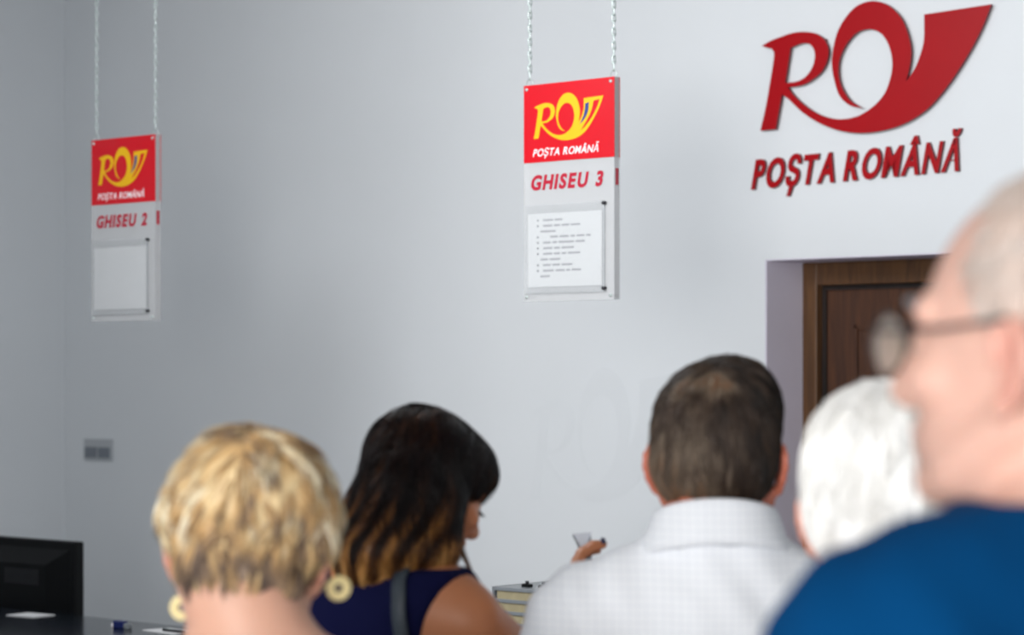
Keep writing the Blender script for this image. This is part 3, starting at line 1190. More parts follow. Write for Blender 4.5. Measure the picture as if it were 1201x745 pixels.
def figure(name, label, base, yaw, zsh, shx, head_o, head_yaw, head_pitch, head_roll, head_s, skin, top_m, leg_m,
           arms, girth=1.0, female=False, sleeves='long', sole='leather', head_kw={}, neck_r=0.056, fine=0.0036,
           curl=0.45, top_name='shirt', collar_fill=False, neck_top=None, dress=False, wr=0.0035, top_clip=None, thumb_in=0.35,
           hand_scale=1.0, neck_low=0.02, trap=0.055, grow=0.012, hands_dir=None, bc=0.012):
    R = Rz(yaw)
    o = V(base[0], base[1], 0)
    g = girth
    W = lambda pl: R @ V(*pl) + o
    root = empty(name, (base[0], base[1], 0))
    tag(root, label, 'person')
    hz = zsh * 0.665
    HR = Rz(head_yaw) @ Rx(-head_pitch) @ Ry(head_roll)
    ho = V(*head_o)
    hw = 0.165 * g if female else 0.155 * g
    torso = [ell(W((0, 0, hz + 0.03)), (hw, 0.115 * g, 0.13), R=R, k=0.06),
             ell(W((0, 0.0, hz + 0.18)), (0.125 * g if female else 0.145 * g, 0.10 * g, 0.15), R=R, k=0.06),
             ell(W((0, 0.0, zsh - 0.14)), (0.150 * g, 0.108 * g, 0.17), R=R, k=0.06),
             cap(W((-shx + 0.045, -0.012, zsh - 0.005)), W((shx - 0.045, -0.012, zsh - 0.005)), 0.058, k=0.05)]
    if female:
        for s_ in (-1, 1):
            torso.append(ell(W((s_ * 0.07, 0.085, zsh - 0.15)), (0.06, 0.05, 0.06), R=R, k=0.04))
    nb = HR @ (V(0, -0.030, -0.055) * head_s) + ho
    nl = W((0, -0.015, zsh + neck_low))
    for s_ in (-1, 1):
        torso.append(cap(W((s_ * (shx - 0.06), -0.018, zsh + 0.012)), nl * 0.55 + nb * 0.45 + (R @ V(s_ * 0.02, 0, -0.015)), 0.045, 0.05 if not female else 0.035, k=0.04))
    neck = [cap(nl, nb, neck_r * 1.06, neck_r, k=0.03)]
    head = [p_.xf(HR, ho, head_s) for p_ in head_prims(**head_kw)]
    armP, handP, tips, hc = [], [], [], []
    for s_, (el, wr_) in zip((-1, 1), arms):
        sh_ = W((s_ * shx, -0.008, zsh - 0.02))
        el, wr_ = np.array(el, float), np.array(wr_, float)
        ar = 1.0 if not female else 0.82
        armP.append([cap(sh_, el, 0.056 * ar, 0.041 * ar, k=0.035), cap(el, wr_, 0.042 * ar, 0.027 * ar, k=0.02)])
        d = wr_ - el
        if hands_dir and hands_dir[0 if s_ < 0 else 1] is not None:
            fd, nd = hands_dir[0 if s_ < 0 else 1]
        else:
            fd = d
            nd = np.cross(d, R @ V(1, 0, 0)) * (1 if d[2] > -0.9 * np.linalg.norm(d) else 1)
            if abs(d[2]) > 0.8 * np.linalg.norm(d):
                nd = R @ V(-s_, 0, 0)
            elif nd[2] > 0:
                nd = -nd
        hp, tp = hand_prims(wr_, fd, nd, s_, curl, 0.95 * hand_scale if female else 1.03, thumb_in)
        handP += hp
        tips.append(tp)
        hc.append(wr_ + fd / np.linalg.norm(fd) * 0.08)
    legP, footP = [], []
    for s_ in (-1, 1):
        hip, knee, ank = W((s_ * 0.085, 0, hz)), W((s_ * 0.10, 0.012, hz * 0.53)), W((s_ * 0.105, -0.015, 0.085))
        legP += [cap(hip, knee, 0.088 * g, 0.056, k=0.03), cap(knee, ank, 0.056, 0.038, k=0.03),
                 ell(W((s_ * 0.10, -0.03, hz * 0.36)), (0.048, 0.052, 0.10), R=R, k=0.03)]
        footP += [ell(W((s_ * 0.108, 0.03, 0.045)), (0.040, 0.115, 0.030), R=R, k=0.03),
                  ell(W((s_ * 0.108, -0.035, 0.05)), (0.034, 0.045, 0.040), R=R, k=0.03)]
    hb = lambda i: [(ho[i] - 0.125, ho[i] + 0.125, fine)] + [(c[i] - 0.085, c[i] + 0.085, 0.006) for c in hc]
    allp = torso + legP + footP + neck + head + [q_ for a_ in armP for q_ in a_] + handP
    v, f_ = surface(allp, bc, hb(0), hb(1), hb(2))
    sh0 = (base[0], base[1], 0)
    hv = ((v - ho) @ HR) / head_s
    er = np.exp(-((np.abs(hv[:, 0]) - 0.088) / 0.011) ** 2 - ((hv[:, 1] + 0.012) / 0.022) ** 2 - ((hv[:, 2] + 0.006) / 0.030) ** 4)
    er = er * 0.4 + 0.45 * np.exp(-(hv[:, 0] / 0.024) ** 2 - ((hv[:, 1] - 0.104) / 0.012) ** 2 - ((hv[:, 2] + 0.062) / 0.010) ** 2)
    body = np_mesh('body', v, f_, skin, root, sh0, er)
    # clothes
    wf = lambda X, Y, Z: wr * (np.sin(X * 46 + 2.1 * np.sin(Z * 17 + Y * 9)) * np.sin(Z * 24 + 1.7 * np.sin(X * 21 - Y * 13)) +
                               0.5 * np.sin(X * 90 + Z * 61 + 1.5 * np.sin(Y * 40)))
    tp_ = [p_.grow(grow) for p_ in torso]
    if dress:
        pass
    elif sleeves == 'long':
        tp_ += [q_.grow(grow) for a_ in armP for q_ in a_]
    else:
        for a_ in armP:
            q_ = a_[0].grow(grow + 0.004)
            q_ = Prim('cap', q_.a, q_.a + (q_.b - q_.a) * 0.62, q_.ra, q_.rb + 0.008, None, 0.035)
            tp_.append(q_)
    if collar_fill:
        tp_.append(cap(nl, nl + (nb - nl) * 0.85, 0.098, 0.070, k=0.03))
    if neck_top is None:
        neck_top = zsh + 0.09
    hem = hz - 0.05
    clips = [lambda X, Y, Z: Z - neck_top + 0 * X + 0 * Y]
    if dress:
        tp_.append(cap(W((0, 0, hz)), W((0, 0, hz * 0.58)), 0.15, 0.19, k=0.05))
        hem = hz * 0.56
    clips.append(lambda X, Y, Z: hem - Z + 0 * X + 0 * Y)
    if top_clip:
        clips += top_clip(W, R)
    v, f_ = surface(tp_, 0.007, clip=clips, disp=wf)
    np_mesh(top_name, v, f_, top_m, root, sh0)
    if not dress:
        lp_ = [p_.grow(0.016) for p_ in legP] + [torso[0].grow(0.006)]
        v, f_ = surface(lp_, 0.012, clip=[lambda X, Y, Z: 0.07 - Z + 0 * X + 0 * Y, lambda X, Y, Z: Z - hz - 0.06 + 0 * X + 0 * Y])
        np_mesh('trousers', v, f_, leg_m, root, sh0)
    for i in range(2):
        v, f_ = surface([p_.grow(0.009) for p_ in footP[i * 2:i * 2 + 2]], 0.008,
                        clip=[lambda X, Y, Z: 0.002 - Z + 0 * X + 0 * Y, lambda X, Y, Z: Z - 0.085 + 0 * X + 0 * Y])
        np_mesh('shoe', v, f_, M[sole], root, sh0)
    # eyes, brows, lips
    for s_ in (-1, 1):
        v, f_ = surface([ell((s_ * 0.031, 0.0805, 0.001), (0.0105, 0.0105, 0.0085)).xf(HR, ho, head_s)], 0.003)
        np_mesh('eye', v, f_, M['eye'], root, sh0)
        v, f_ = surface([ell((s_ * 0.031, 0.0895, 0.0), (0.005, 0.0025, 0.005)).xf(HR, ho, head_s)], 0.0012)
        np_mesh('iris', v, f_, M['iris'], root, sh0)
    return dict(root=root, HR=HR, ho=ho, hs=head_s, sh=sh0, W=W, R=R, tips=tips, torso=torso, top=tp_, arms=armP, neck=(nl, nb), zsh=zsh)


def to_world(fig, P):
    return (P * fig['hs']) @ fig['HR'].T + fig['ho']


def tubes(P, rad, sides=3):
    """P (N, S, 3) polylines, rad (N, S) -> verts, faces"""
    N, S, _ = P.shape
    T = np.gradient(P, axis=1)
    T /= np.linalg.norm(T, axis=2, keepdims=True) + 1e-9
    ref = np.array([0.31, 0.52, 0.79])
    U = np.cross(T, ref)
    U /= np.linalg.norm(U, axis=2, keepdims=True) + 1e-9
    Wv = np.cross(T, U)
    ang = np.arange(sides) * 2 * PI / sides
    vs = P[:, :, None, :] + rad[:, :, None, None] * (U[:, :, None, :] * np.cos(ang)[None, None, :, None] + Wv[:, :, None, :] * np.sin(ang)[None, None, :, None])
    vs = vs.reshape(-1, 3)
    n, s_, k = np.meshgrid(np.arange(N), np.arange(S - 1), np.arange(sides), indexing='ij')
    k2 = (k + 1) % sides
    b0 = (n * S + s_) * sides
    b1 = (n * S + s_ + 1) * sides
    f_ = np.stack([b0 + k, b0 + k2, b1 + k2, b1 + k], -1).reshape(-1, 4)
    return vs, f_


def hair(fig, prims, clips, stops, nlock, per, length, flow, seg=8, r=0.0009, spread=0.005, lift=(0.0, 0.006),
         wave=0.0, tone=None, base_tone=0.15, jitter=0.25, rough=0.5, noise_dir=0.3, center=(0, -0.01, 0.04), name='hair',
         spec=0.4, base_grid=0.0045, len_fn=None, bump=0.0):
    m = hair_mat(fig['root'].name + '_hair', stops, rough, spec)
    dsp = None
    if bump:
        dsp = lambda X, Y, Z: bump * np.sin(X * 130 + 3 * np.sin(Z * 40)) * np.sin(Z * 60 + 2 * np.sin(X * 50 + Y * 60))
    v, f_ = surface([p_ for p_ in prims], base_grid, clip=clips, disp=dsp)
    tb = np.full(len(v), base_tone)
    if tone is not None:
        tb = np.clip(tone(v) * 0.75 + base_tone * 0.25, 0, 1)
    # roots
    roots = []
    c = np.array(center)
    cnt = 0
    while cnt < nlock:
        d = RNG.normal(size=(nlock * 3, 3))
        d /= np.linalg.norm(d, axis=1, keepdims=True)
        P = c + d * 0.02
        for _ in range(30):
            P = P + d * np.clip(-eval_pts(prims, P), -0.02, 0.02)[:, None] * 0.9
        ok = np.ones(len(P), bool)
        for cl in clips:
            ok &= cl(P[:, 0], P[:, 1], P[:, 2]) < 0.0
        roots.append(P[ok])
        cnt += ok.sum()
    P = np.concatenate(roots)[:nlock]
    lock_rand = RNG.normal(size=(nlock, 3))
    lock_tone = RNG.uniform(-1, 1, nlock) * jitter
    ln = length * RNG.uniform(0.7, 1.25, nlock)
    if len_fn is not None:
        ln = ln * len_fn(P)
    P = np.repeat(P, per, 0) + RNG.normal(size=(nlock * per, 3)) * spread
    lr = np.repeat(lock_rand, per, 0)
    lt_ = np.repeat(lock_tone, per) + RNG.uniform(-0.5, 0.5, nlock * per) * jitter * 0.6
    ln = np.repeat(ln, per) * RNG.uniform(0.85, 1.1, nlock * per)
    ph = np.repeat(RNG.uniform(0, 6.28, nlock), per)
    lftm = np.repeat(RNG.uniform(0.3, 1.0, nlock), per) * RNG.uniform(0.6, 1.2, nlock * per)
    pts, tt = [], []
    for s_ in range(seg + 1):
        t = s_ / seg
        off = lift[0] + (lift[1] - lift[0]) * t * lftm
        for _ in range(2):
            dd = eval_pts(prims, P)
            g_ = grad(prims, P)
            P = P - g_ * (dd - off)[:, None]
        q_ = P.copy()
        pts.append(q_)
        d = flow(P, t) + lr * noise_dir
        if wave:
            sd = np.cross(d, g_)
            d = d + sd * (wave * np.sin(ph + t * 9))[:, None]
        d = d - g_ * (d * g_).sum(1, keepdims=True)
        d /= np.linalg.norm(d, axis=1, keepdims=True) + 1e-9
        P = P + d * (ln / seg)[:, None]
    A = np.stack(pts, 1)
    T = np.linspace(0, 1, seg + 1)
    rad = r * (np.sin(np.clip(T * 1.05 + 0.12, 0, 1) * PI) ** 0.6 * 0.8 + 0.2)[None, :] * np.ones((len(A), 1)) * RNG.uniform(0.7, 1.3, (len(A), 1))
    vs, fs_ = tubes(A, rad)
    tn = np.zeros((len(A), seg + 1))
    if tone is not None:
        tn += tone(A.reshape(-1, 3)).reshape(len(A), seg + 1)
    else:
        tn += 0.5
    tn += lt_[:, None]
    tn = np.repeat(np.clip(tn, 0, 1), 3, axis=1).reshape(-1)
    allv = np.concatenate([to_world(fig, v), to_world(fig, vs)])
    allf = np.concatenate([f_, fs_ + len(v)])
    return np_mesh(name, allv, allf, m, fig['root'], fig['sh'], np.concatenate([tb, tn]))


def nrm(a):
    return a / (np.linalg.norm(a, axis=-1, keepdims=True) + 1e-9)


ear_cut = lambda s_, r=(0.030, 0.022, 0.034), dz_=0.0: (lambda X, Y, Z: -ell((s_ * 0.085, -0.006, -0.012 + dz_), r).d(X, Y, Z))


def glasses(fig, label, lens_m, frame_m, rim=0.0016):
    HR, ho, hs = fig['HR'], fig['ho'], fig['hs']
    c = HR @ (V(0, 0.1, 0) * hs) + ho
    r_ = empty('eyeglasses', tuple(c))
    tag(r_, label, 'glasses')
    T = lambda p_: tuple(HR @ (V(*p_) * hs) + ho - c)
    for s_ in (-1, 1):
        b_ = MB()
        pts = [T((s_ * (0.034 + 0.026 * math.cos(a)), 0.110 - 0.006 * abs(math.cos(a)) * (1 if math.cos(a) > 0 else -0.3), 0.0 + 0.020 * math.sin(a)))
               for a in [2 * PI * i / 24 for i in range(24)]]
        b_.tube(pts, rim, 6, closed=True)
        b_.build('rim', frame_m, r_, True)
        b_ = MB()
        ctr = np.mean(np.array(pts), 0)
        fwd = HR @ V(0, 0.0012, 0)
        vs = [tuple(np.array(p_) + fwd) for p_ in pts] + [tuple(np.array(p_) - fwd) for p_ in pts]
        n_ = len(pts)
        fs_ = [tuple(range(n_)), tuple(range(2 * n_ - 1, n_ - 1, -1))]
        b_.add(vs, fs_)
        b_.build('lens', lens_m, r_)
        b_ = MB()
        b_.tube([T((s_ * 0.060, 0.104, 0.008)), T((s_ * 0.073, 0.096, 0.010)), T((s_ * 0.082, 0.04, 0.014)), T((s_ * 0.085, -0.005, 0.022)),
                 T((s_ * 0.084, -0.020, 0.010)), T((s_ * 0.082, -0.032, -0.015))], 0.0019, 6)
        b_.build('temple', frame_m, r_, True)
    b_ = MB()
    b_.tube([T((-0.009, 0.1105, 0.004)), T((0, 0.113, 0.007)), T((0.009, 0.1105, 0.004))], 0.0016, 6)
    b_.build('bridge', frame_m, r_, True)
    return r_


def brows(fig, m):
    for s_ in (-1, 1):
        b_ = MB()
        pts = [to_world(fig, V(s_ * x, y, z)) - V(*fig['sh']) for x, y, z in
               ((0.012, 0.101, 0.025), (0.026, 0.097, 0.030), (0.040, 0.088, 0.030), (0.050, 0.076, 0.025))]
        b_.tube([tuple(p_) for p_ in pts], [0.003, 0.004, 0.0035, 0.0015], 6)
        b_.build('eyebrow', m, fig['root'], True)


# ---------------------------------------------------------------- 1. man in the white checked shirt
M3 = (0.262, 3.12)
man = figure('person', 'man with short greying brown hair, seen from behind in a white checked shirt', M3, 0.05, 1.372, 0.180,
             (0.268, 3.15, 1.566), 0.22, 0.12, 0.0, 1.0, M['skin_man'], M['shirt'], M['trouser'],
             (((0.02, 3.12, 1.10), (0.10, 3.36, 1.04)), ((0.50, 3.10, 1.10), (0.44, 3.36, 1.04))),
             girth=1.08, neck_r=0.060, neck_top=1.49, wr=0.003, grow=0.014, sleeves='long', collar_fill=True)
# collar
b = MB()
cc = (man['W']((0, -0.012, 0)) * 0.5 + man['neck'][1] * 0.5)
prof = [(0.064, 1.490 - 0.045), (0.067, 1.500), (0.0675, 1.508), (0.0705, 1.510), (0.073, 1.506), (0.079, 1.484), (0.085, 1.466), (0.087, 1.456), (0.082, 1.452), (0.068, 1.452)]
n_c = 40
vs, fs = [], []
for i in range(n_c):
    a = 2 * PI * i / n_c + PI / 2
    dx_, dy_ = math.cos(a), math.sin(a)
    for r_, z_ in prof:
        tz = -dy_ * 0.016 - 0.0 - (0.02 if dy_ > 0 else 0) * dy_
        rr = r_ * (1 + 0.12 * abs(dx_)) 
        vs.append((cc[0] + dx_ * rr * 1.0, cc[1] - 0.012 + dy_ * rr * 1.02, z_ + tz - abs(dx_) ** 3 * 0.006))
m_ = len(prof)
for i in range(n_c):
    j = (i + 1) % n_c
    for k in range(m_):
        k2 = (k + 1) % m_
        fs.append((i * m_ + k, j * m_ + k, j * m_ + k2, i * m_ + k2))
b.add(vs, fs)
b.build('collar', M['shirt'], man['root'], True, man['sh'])

wh = V(0.008, -0.090, 0.086)


def flow_man(P, t):
    away = nrm(P - wh)
    return away * 0.5 + V(0.12, 0, -1) * 0.9


def tone_man(P):
    d = np.linalg.norm(P - wh, axis=-1)
    d2 = np.linalg.norm(P - V(-0.030, -0.088, 0.080), axis=-1)
    side = np.clip((P[:, 0] + 0.01) / 0.08, 0, 1)  # right side coloured darker: shading from left light painted into the hair
    low = np.clip((0.06 - P[:, 2]) / 0.10, 0, 1)
    t = 0.24 + 0.30 * low * (1 - side * 0.8) - 0.14 * side
    return t + 0.50 * np.exp(-(d / 0.026) ** 4) + 0.34 * np.exp(-(d2 / 0.020) ** 4)


hp = [ell((0, -0.014, 0.044), (0.082, 0.101, 0.087), k=0.02), ell((0, -0.040, -0.010), (0.077, 0.066, 0.062), k=0.03),
      ell((0.018, 0.01, 0.082), (0.058, 0.075, 0.056), k=0.02)]
hc_ = [lambda X, Y, Z: (Y * 0.8 - Z * 0.6 - 0.012) * 1.0 + 0 * X, lambda X, Y, Z: -0.055 - Z + 0 * X + 0 * Y, ear_cut(-1, dz_=-0.002), ear_cut(1, dz_=-0.002)]
hair(man, hp, hc_, [(0, (24, 18, 15)), (0.3, (62, 47, 37)), (0.55, (112, 97, 82)), (0.75, (122, 80, 48)), (1, (166, 106, 60))],
     620, 9, 0.040, flow_man, r=0.0008, spread=0.004, lift=(0.0, 0.005), tone=tone_man, jitter=0.16, noise_dir=0.22)
glasses(man, 'thin dark eyeglasses worn by the man in the white shirt', M['lens'], M['dark_metal'])
brows(man, M['dark_metal'])

# ---------------------------------------------------------------- 2. dark-haired woman in navy
D = (-0.19, 3.28)
elb, wri = V(0.125, 3.40, 1.17), V(0.084, 3.56, 1.314)


def dress_clip(W, R):
    out = []
    c = W((0, 0, 0))
    rx = R @ V(1, 0, 0)
    for s_ in (-1, 1):
        out.append(lambda X, Y, Z, s_=s_: (s_ * ((X - c[0]) * rx[0] + (Y - c[1]) * rx[1]) - np.maximum(0.128 + (Z - 1.33) * 0.42, 0.10 + (1.28 - Z) * 1.2)) * 0.75)
    return out


dw = figure('person', 'dark-haired woman in a sleeveless navy dress looking down to the right', D, 0.60, 1.372, 0.168,
            (-0.1215, 3.30, 1.525), 0.96, 0.40, 0.0, 0.88, M['skin_tan'], M['navy'], M['trouser'],
            (((-0.33, 3.42, 1.12), (-0.20, 3.60, 1.06)), (elb, wri)), girth=0.95, female=True, dress=True,
            top_name='dress', neck_r=0.049, neck_top=1.425, top_clip=dress_clip, wr=0.002, grow=0.009, fine=0.0033,
            hands_dir=(None, (V(0.0, 0.35, 1), V(1, 0.25, 0))), curl=0.45, hand_scale=0.9)
HRd, hod = dw['HR'], dw['ho']


def hl(px, py, Y):      # a pixel at depth Y in the dark-haired woman's head frame
    return (HRd.T @ (np.array(at(px, py, Y)) - hod)) / 0.88


def cl(a, b_, ra, rb, k=0.03):
    return cap(a, b_, ra / 0.88, rb / 0.88, k)


hp = [ell((0, -0.012, 0.040), (0.080, 0.099, 0.086), k=0.02),
      ell((0, 0.052, 0.052), (0.060, 0.054, 0.046), k=0.03),
      cl(hl(482, 575, 3.27), hl(447, 645, 3.22), 0.060, 0.054),
      cl(hl(482, 580, 3.24), hl(486, 640, 3.20), 0.060, 0.040),
      cl(hl(450, 610, 3.27), hl(428, 662, 3.24), 0.050, 0.036),
      cl(hl(505, 600, 3.24), hl(512, 645, 3.20), 0.034, 0.026)]
fz_ = HRd.T @ V(0, 0, 1)
hc_ = [lambda X, Y, Z: (Y * 0.9 - Z * 0.45 - 0.030) * 1.0 + 0 * X]
down = HRd.T @ V(-0.25, -0.05, -1)
part = V(0.0, 0.02, 0.13)


def flow_dw(P, t):
    away = nrm(P - part)
    top_ = np.clip((P[:, 2:3] - 0.03) / 0.08, 0, 1)
    return away * top_ * 0.7 + down[None, :] * (1.0)


def tone_dw(P):
    wz = ((P * 0.88) @ HRd.T + hod)[:, 2]
    return 0.04 + 0.60 * np.clip((1.535 - wz) / 0.13, 0, 1) ** 1.2 + 0.26 * np.sin(P[:, 0] * 150 + P[:, 1] * 110 + 2 * np.sin(P[:, 2] * 30)) * np.clip((1.57 - wz) / 0.1, 0, 1)


hair(dw, hp, hc_, [(0, (9, 4, 5)), (0.2, (28, 12, 10)), (0.45, (92, 56, 28)), (0.75, (180, 126, 66)), (1, (222, 172, 106))],
     560, 13, 0.18, flow_dw, seg=14, r=0.0009, spread=0.005, lift=(0.0, 0.010), wave=0.5, tone=tone_dw, base_tone=0.0,
     jitter=0.24, noise_dir=0.13, rough=0.38, center=tuple(V(0, -0.01, 0.04)), spec=0.25)
# loose lock in front of the face and a long lock behind the ear
def lock(fig, pix, Y, n, r, m, name='loose_lock', sp=0.004, tone=(0.1, 0.6)):
    base_ = np.array([at(x, y, Y) for x, y in pix])
    # resample
    t = np.linspace(0, len(base_) - 1, 14)
    i0 = np.clip(t.astype(int), 0, len(base_) - 2)
    fr = (t - i0)[:, None]
    path = base_[i0] * (1 - fr) + base_[i0 + 1] * fr
    for _ in range(2):
        path[1:-1] = (path[:-2] + path[1:-1] * 2 + path[2:]) / 4
    A = path[None] + RNG.normal(size=(n, 1, 3)) * sp * (1 - 0.7 * np.linspace(0, 1, 14))[None, :, None]
    vs_, fs_ = tubes(A, np.full((n, 14), r) * (1 - 0.6 * np.linspace(0, 1, 14))[None, :])
    tn = np.repeat(np.clip(np.linspace(tone[0], tone[1], 14)[None, :] + RNG.uniform(-.15, .15, (n, 1)), 0, 1), 3, axis=1).reshape(-1)
    return np_mesh(name, vs_, fs_, m, fig['root'], fig['sh'], tn)


HM = bpy.data.materials['person_hair.001'] if 'person_hair.001' in bpy.data.materials else [m_ for m_ in bpy.data.materials if m_.name.startswith(dw['root'].name)][-1]
lock(dw, [(541, 560), (541, 590), (536, 620), (541, 645), (553, 672)], 3.27, 40, 0.0009, HM)
lock(dw, [(520, 570), (514, 605), (520, 635), (533, 662)], 3.235, 60, 0.0009, HM, sp=0.008)
brows(dw, M['black'])
for s_ in (-1, 1):
    b = MB()
    for i in range(9):
        a = -0.6 + i * 0.15
        p1 = to_world(dw, V(s_ * (0.031 + 0.011 * math.sin(a)), 0.0905, -0.002)) - V(*dw['sh'])
        p2 = to_world(dw, V(s_ * (0.031 + 0.016 * math.sin(a)), 0.1010, -0.007)) - V(*dw['sh'])
        b.tube([tuple(p1), tuple(p2)], [0.0008, 0.0002], 4)
    b.build('eyelashes', M['black'], dw['root'])
# nails of the raised hand
for tp, td in dw['tips'][1]:
    v, f_ = surface([ell(tp - td * 0.002 + V(0, -0.002, 0.005), (0.0042, 0.0042, 0.005))], 0.0018)
    np_mesh('nail', v, f_, M['nail'], dw['root'], dw['sh'])
# clear slip held in the raised hand
q = at(686, 642, 3.60)
slip = empty('plastic_slip', tuple(q))
tag(slip, 'small folded clear plastic slip held up in raised fingers beside the white shirt', 'plastic slip')
b = MB()
b.add([(-0.003, 0, -0.02), (0.004, 0, -0.02), (0.010, 0.008, 0.022), (-0.018, 0.0, 0.020),
       (-0.003, 0.0015, -0.02), (0.004, 0.0015, -0.02), (0.010, 0.0095, 0.022), (-0.018, 0.0015, 0.020)],
      [(0, 1, 2, 3), (4, 7, 6, 5), (0, 4, 5, 1), (1, 5, 6, 2), (2, 6, 7, 3), (3, 7, 4, 0)])
b.build('film', M['film'], slip)
b = MB()
b.tube([(-0.002, -0.001, -0.018), (-0.011, -0.001, 0.006), (-0.018, -0.001, 0.018)], [0.002, 0.0015, 0.001], 6)
b.tube([(0.003, 0, -0.018), (0.006, 0.002, 0.004), (0.009, 0.006, 0.016)], [0.0025, 0.0022, 0.001], 6)
b.build('folded_edge', M['tray'], slip, True)

# shoulder bag on a strap
bagw = dw['W']((0.0, 0, 0))
bag = empty('shoulder_bag', (bagw[0], bagw[1], 0.80))
tag(bag, "dark grey-green bag strap running down the back of the navy dress", 'bag')
path = [at(484, 650, 3.25), at(481, 668, 3.18), at(477, 700, 3.16), at(473, 745, 3.15), at(468, 800, 3.15), at(462, 880, 3.16), at(458, 960, 3.16)]
P = np.array([tuple(p_) for p_ in path])
t = np.linspace(0, len(P) - 1, 30)
i0 = np.clip(t.astype(int), 0, len(P) - 2)
fr = (t - i0)[:, None]
P = P[i0] * (1 - fr) + P[i0 + 1] * fr
for _ in range(3):
    dd = eval_pts(dw['top'], P)
    g_ = grad(dw['top'], P)
    g_[:, 2] *= 0.2
    P = P - g_ * (dd - 0.004)[:, None]
g_ = grad(dw['top'], P)
Tn = nrm(np.gradient(P, axis=0))
sd = nrm(np.cross(Tn, g_)) * 0.0105
vs, fs = [], []
for i in range(len(P)):
    for a_, o_ in ((1, 0.0012), (1, -0.0008), (-1, -0.0008), (-1, 0.0012)):
        vs.append(tuple(P[i] + sd[i] * a_ + g_[i] * o_ - V(bagw[0], bagw[1], 0.80)))
for i in range(len(P) - 1):
    for k in range(4):
        k2 = (k + 1) % 4
        fs.append((i * 4 + k, i * 4 + k2, i * 4 + 4 + k2, i * 4 + 4 + k))
b = MB(); b.add(vs, fs)
b.build('strap', M['strap'], bag, True)
e_ = P[-1] - V(bagw[0], bagw[1], 0.80)
b = MB()
b.box(e_[0] - 0.13, e_[0] + 0.13, e_[1] - 0.075, e_[1] - 0.005, e_[2] - 0.22, e_[2] + 0.01, bev=0.015)
b.build('pouch', M['strap'], bag, True)

# ---------------------------------------------------------------- 3. blonde woman
B = (-0.255, 2.58)
bl = figure('person', 'woman with short layered blonde hair and round gold earrings, seen from behind', B, 0.0, 1.325, 0.165,
            (-0.285, 2.62, 1.488), 0.0, 0.20, 0.10, 0.95, M['skin_blonde'], M['beige_cloth'], M['khaki'],
            (((-0.47, 2.60, 1.06), (-0.44, 2.76, 0.86)), ((-0.07, 2.60, 1.06), (-0.10, 2.76, 0.86))), girth=1.05, female=True,
            neck_r=0.062, neck_top=1.37, top_name='blouse', sleeves='short', trap=0.04)
whb = V(0.01, -0.05, 0.13)


def flow_bl(P, t):
    away = nrm(P - whb)
    side = np.sign(P[:, 0:1] + 0.01) * V(1, 0, 0)[None, :]
    low = np.clip((0.05 - P[:, 2:3]) / 0.1, 0, 1)
    return away * 0.7 + V(0, 0, -0.9)[None, :] + side * (0.35 * (1 - low) - 0.45 * low) + nrm(np.sin(P * 55 + 1.3)) * 0.35


def tone_bl(P):
    low = np.clip((0.022 - P[:, 2]) / 0.09, 0, 1)
    mid = np.exp(-((P[:, 2] - 0.045) / 0.035) ** 2)
    top_ = np.clip((P[:, 2] - 0.08) / 0.05, 0, 1)
    part_ = np.exp(-((P[:, 0] - 0.012 - 0.25 * (P[:, 2] - 0.04)) / 0.006) ** 2) * np.clip(1 - abs(P[:, 2] - 0.045) / 0.05, 0, 1)
    return 0.55 + 0.26 * mid - 0.08 * top_ - 0.46 * low - 0.40 * part_ + 0.12 * np.sin(P[:, 0] * 70) * np.sin(P[:, 2] * 55 + 1)


hp = [ell((0, -0.018, 0.054), (0.089, 0.110, 0.086), k=0.02), ell((0, -0.040, -0.016), (0.070, 0.062, 0.068), k=0.02),
      ell((-0.070, -0.012, 0.030), (0.030, 0.06, 0.040), k=0.02), ell((0.066, -0.012, 0.030), (0.030, 0.06, 0.044), k=0.02)]
hc_ = [lambda X, Y, Z: (Y * 0.85 - Z * 0.5 - 0.03) + 0 * X, lambda X, Y, Z: -0.078 - Z + 0 * X + 0 * Y + 0.015 * np.sin(X * 90),
       ear_cut(-1, (0.032, 0.040, 0.040), -0.030), ear_cut(1, (0.032, 0.040, 0.040), -0.034)]
hair(bl, hp, hc_, [(0, (80, 64, 56)), (0.25, (138, 116, 98)), (0.5, (208, 168, 114)), (0.72, (232, 206, 158)), (1, (248, 238, 212))],
     420, 14, 0.042, flow_bl, seg=8, r=0.0012, spread=0.0045, lift=(0.0, 0.012), tone=tone_bl, jitter=0.42, noise_dir=0.42,
     base_tone=0.35, rough=0.5, bump=0.003)
for s_, (ex, ey) in ((-1, (213, 713)), (1, (397, 690))):
    b = MB()
    c = np.array(at(ex, ey, 2.62)) - V(*bl['sh'])
    a0 = 0.35 * s_
    uu = V(math.cos(a0), math.sin(a0), 0)
    ww = V(-math.sin(a0), math.cos(a0), 0)
    ro, ri, th = 0.0140, 0.0048, 0.0022
    n_ = 28
    vs, fs = [], []
    for i in range(n_):
        a = 2 * PI * i / n_
        for r_, y_ in ((ri, -th), (ro - 0.001, -th), (ro, 0), (ro - 0.001, th), (ri, th)):
            vs.append(tuple(c + uu * math.cos(a) * r_ + V(0, 0, 1) * math.sin(a) * r_ + ww * y_))
    for i in range(n_):
        j = (i + 1) % n_
        for k in range(5):
            k2 = (k + 1) % 5
            fs.append((i * 5 + k, i * 5 + k2, j * 5 + k2, j * 5 + k))
    b.add(vs, fs)
    ear_w = to_world(bl, V(s_ * 0.083, -0.004, -0.040)) - V(*bl['sh'])
    b.tube([tuple(c + V(0, 0, 0.013)), tuple((c + V(0, 0, 0.018)) * 0.5 + ear_w * 0.5), tuple(ear_w)], 0.0009, 6)
    o = b.build('earring', M['gold'], bl['root'])
    o['label'] = 'flat round gold ring earring'
brows(bl, M['brown'])

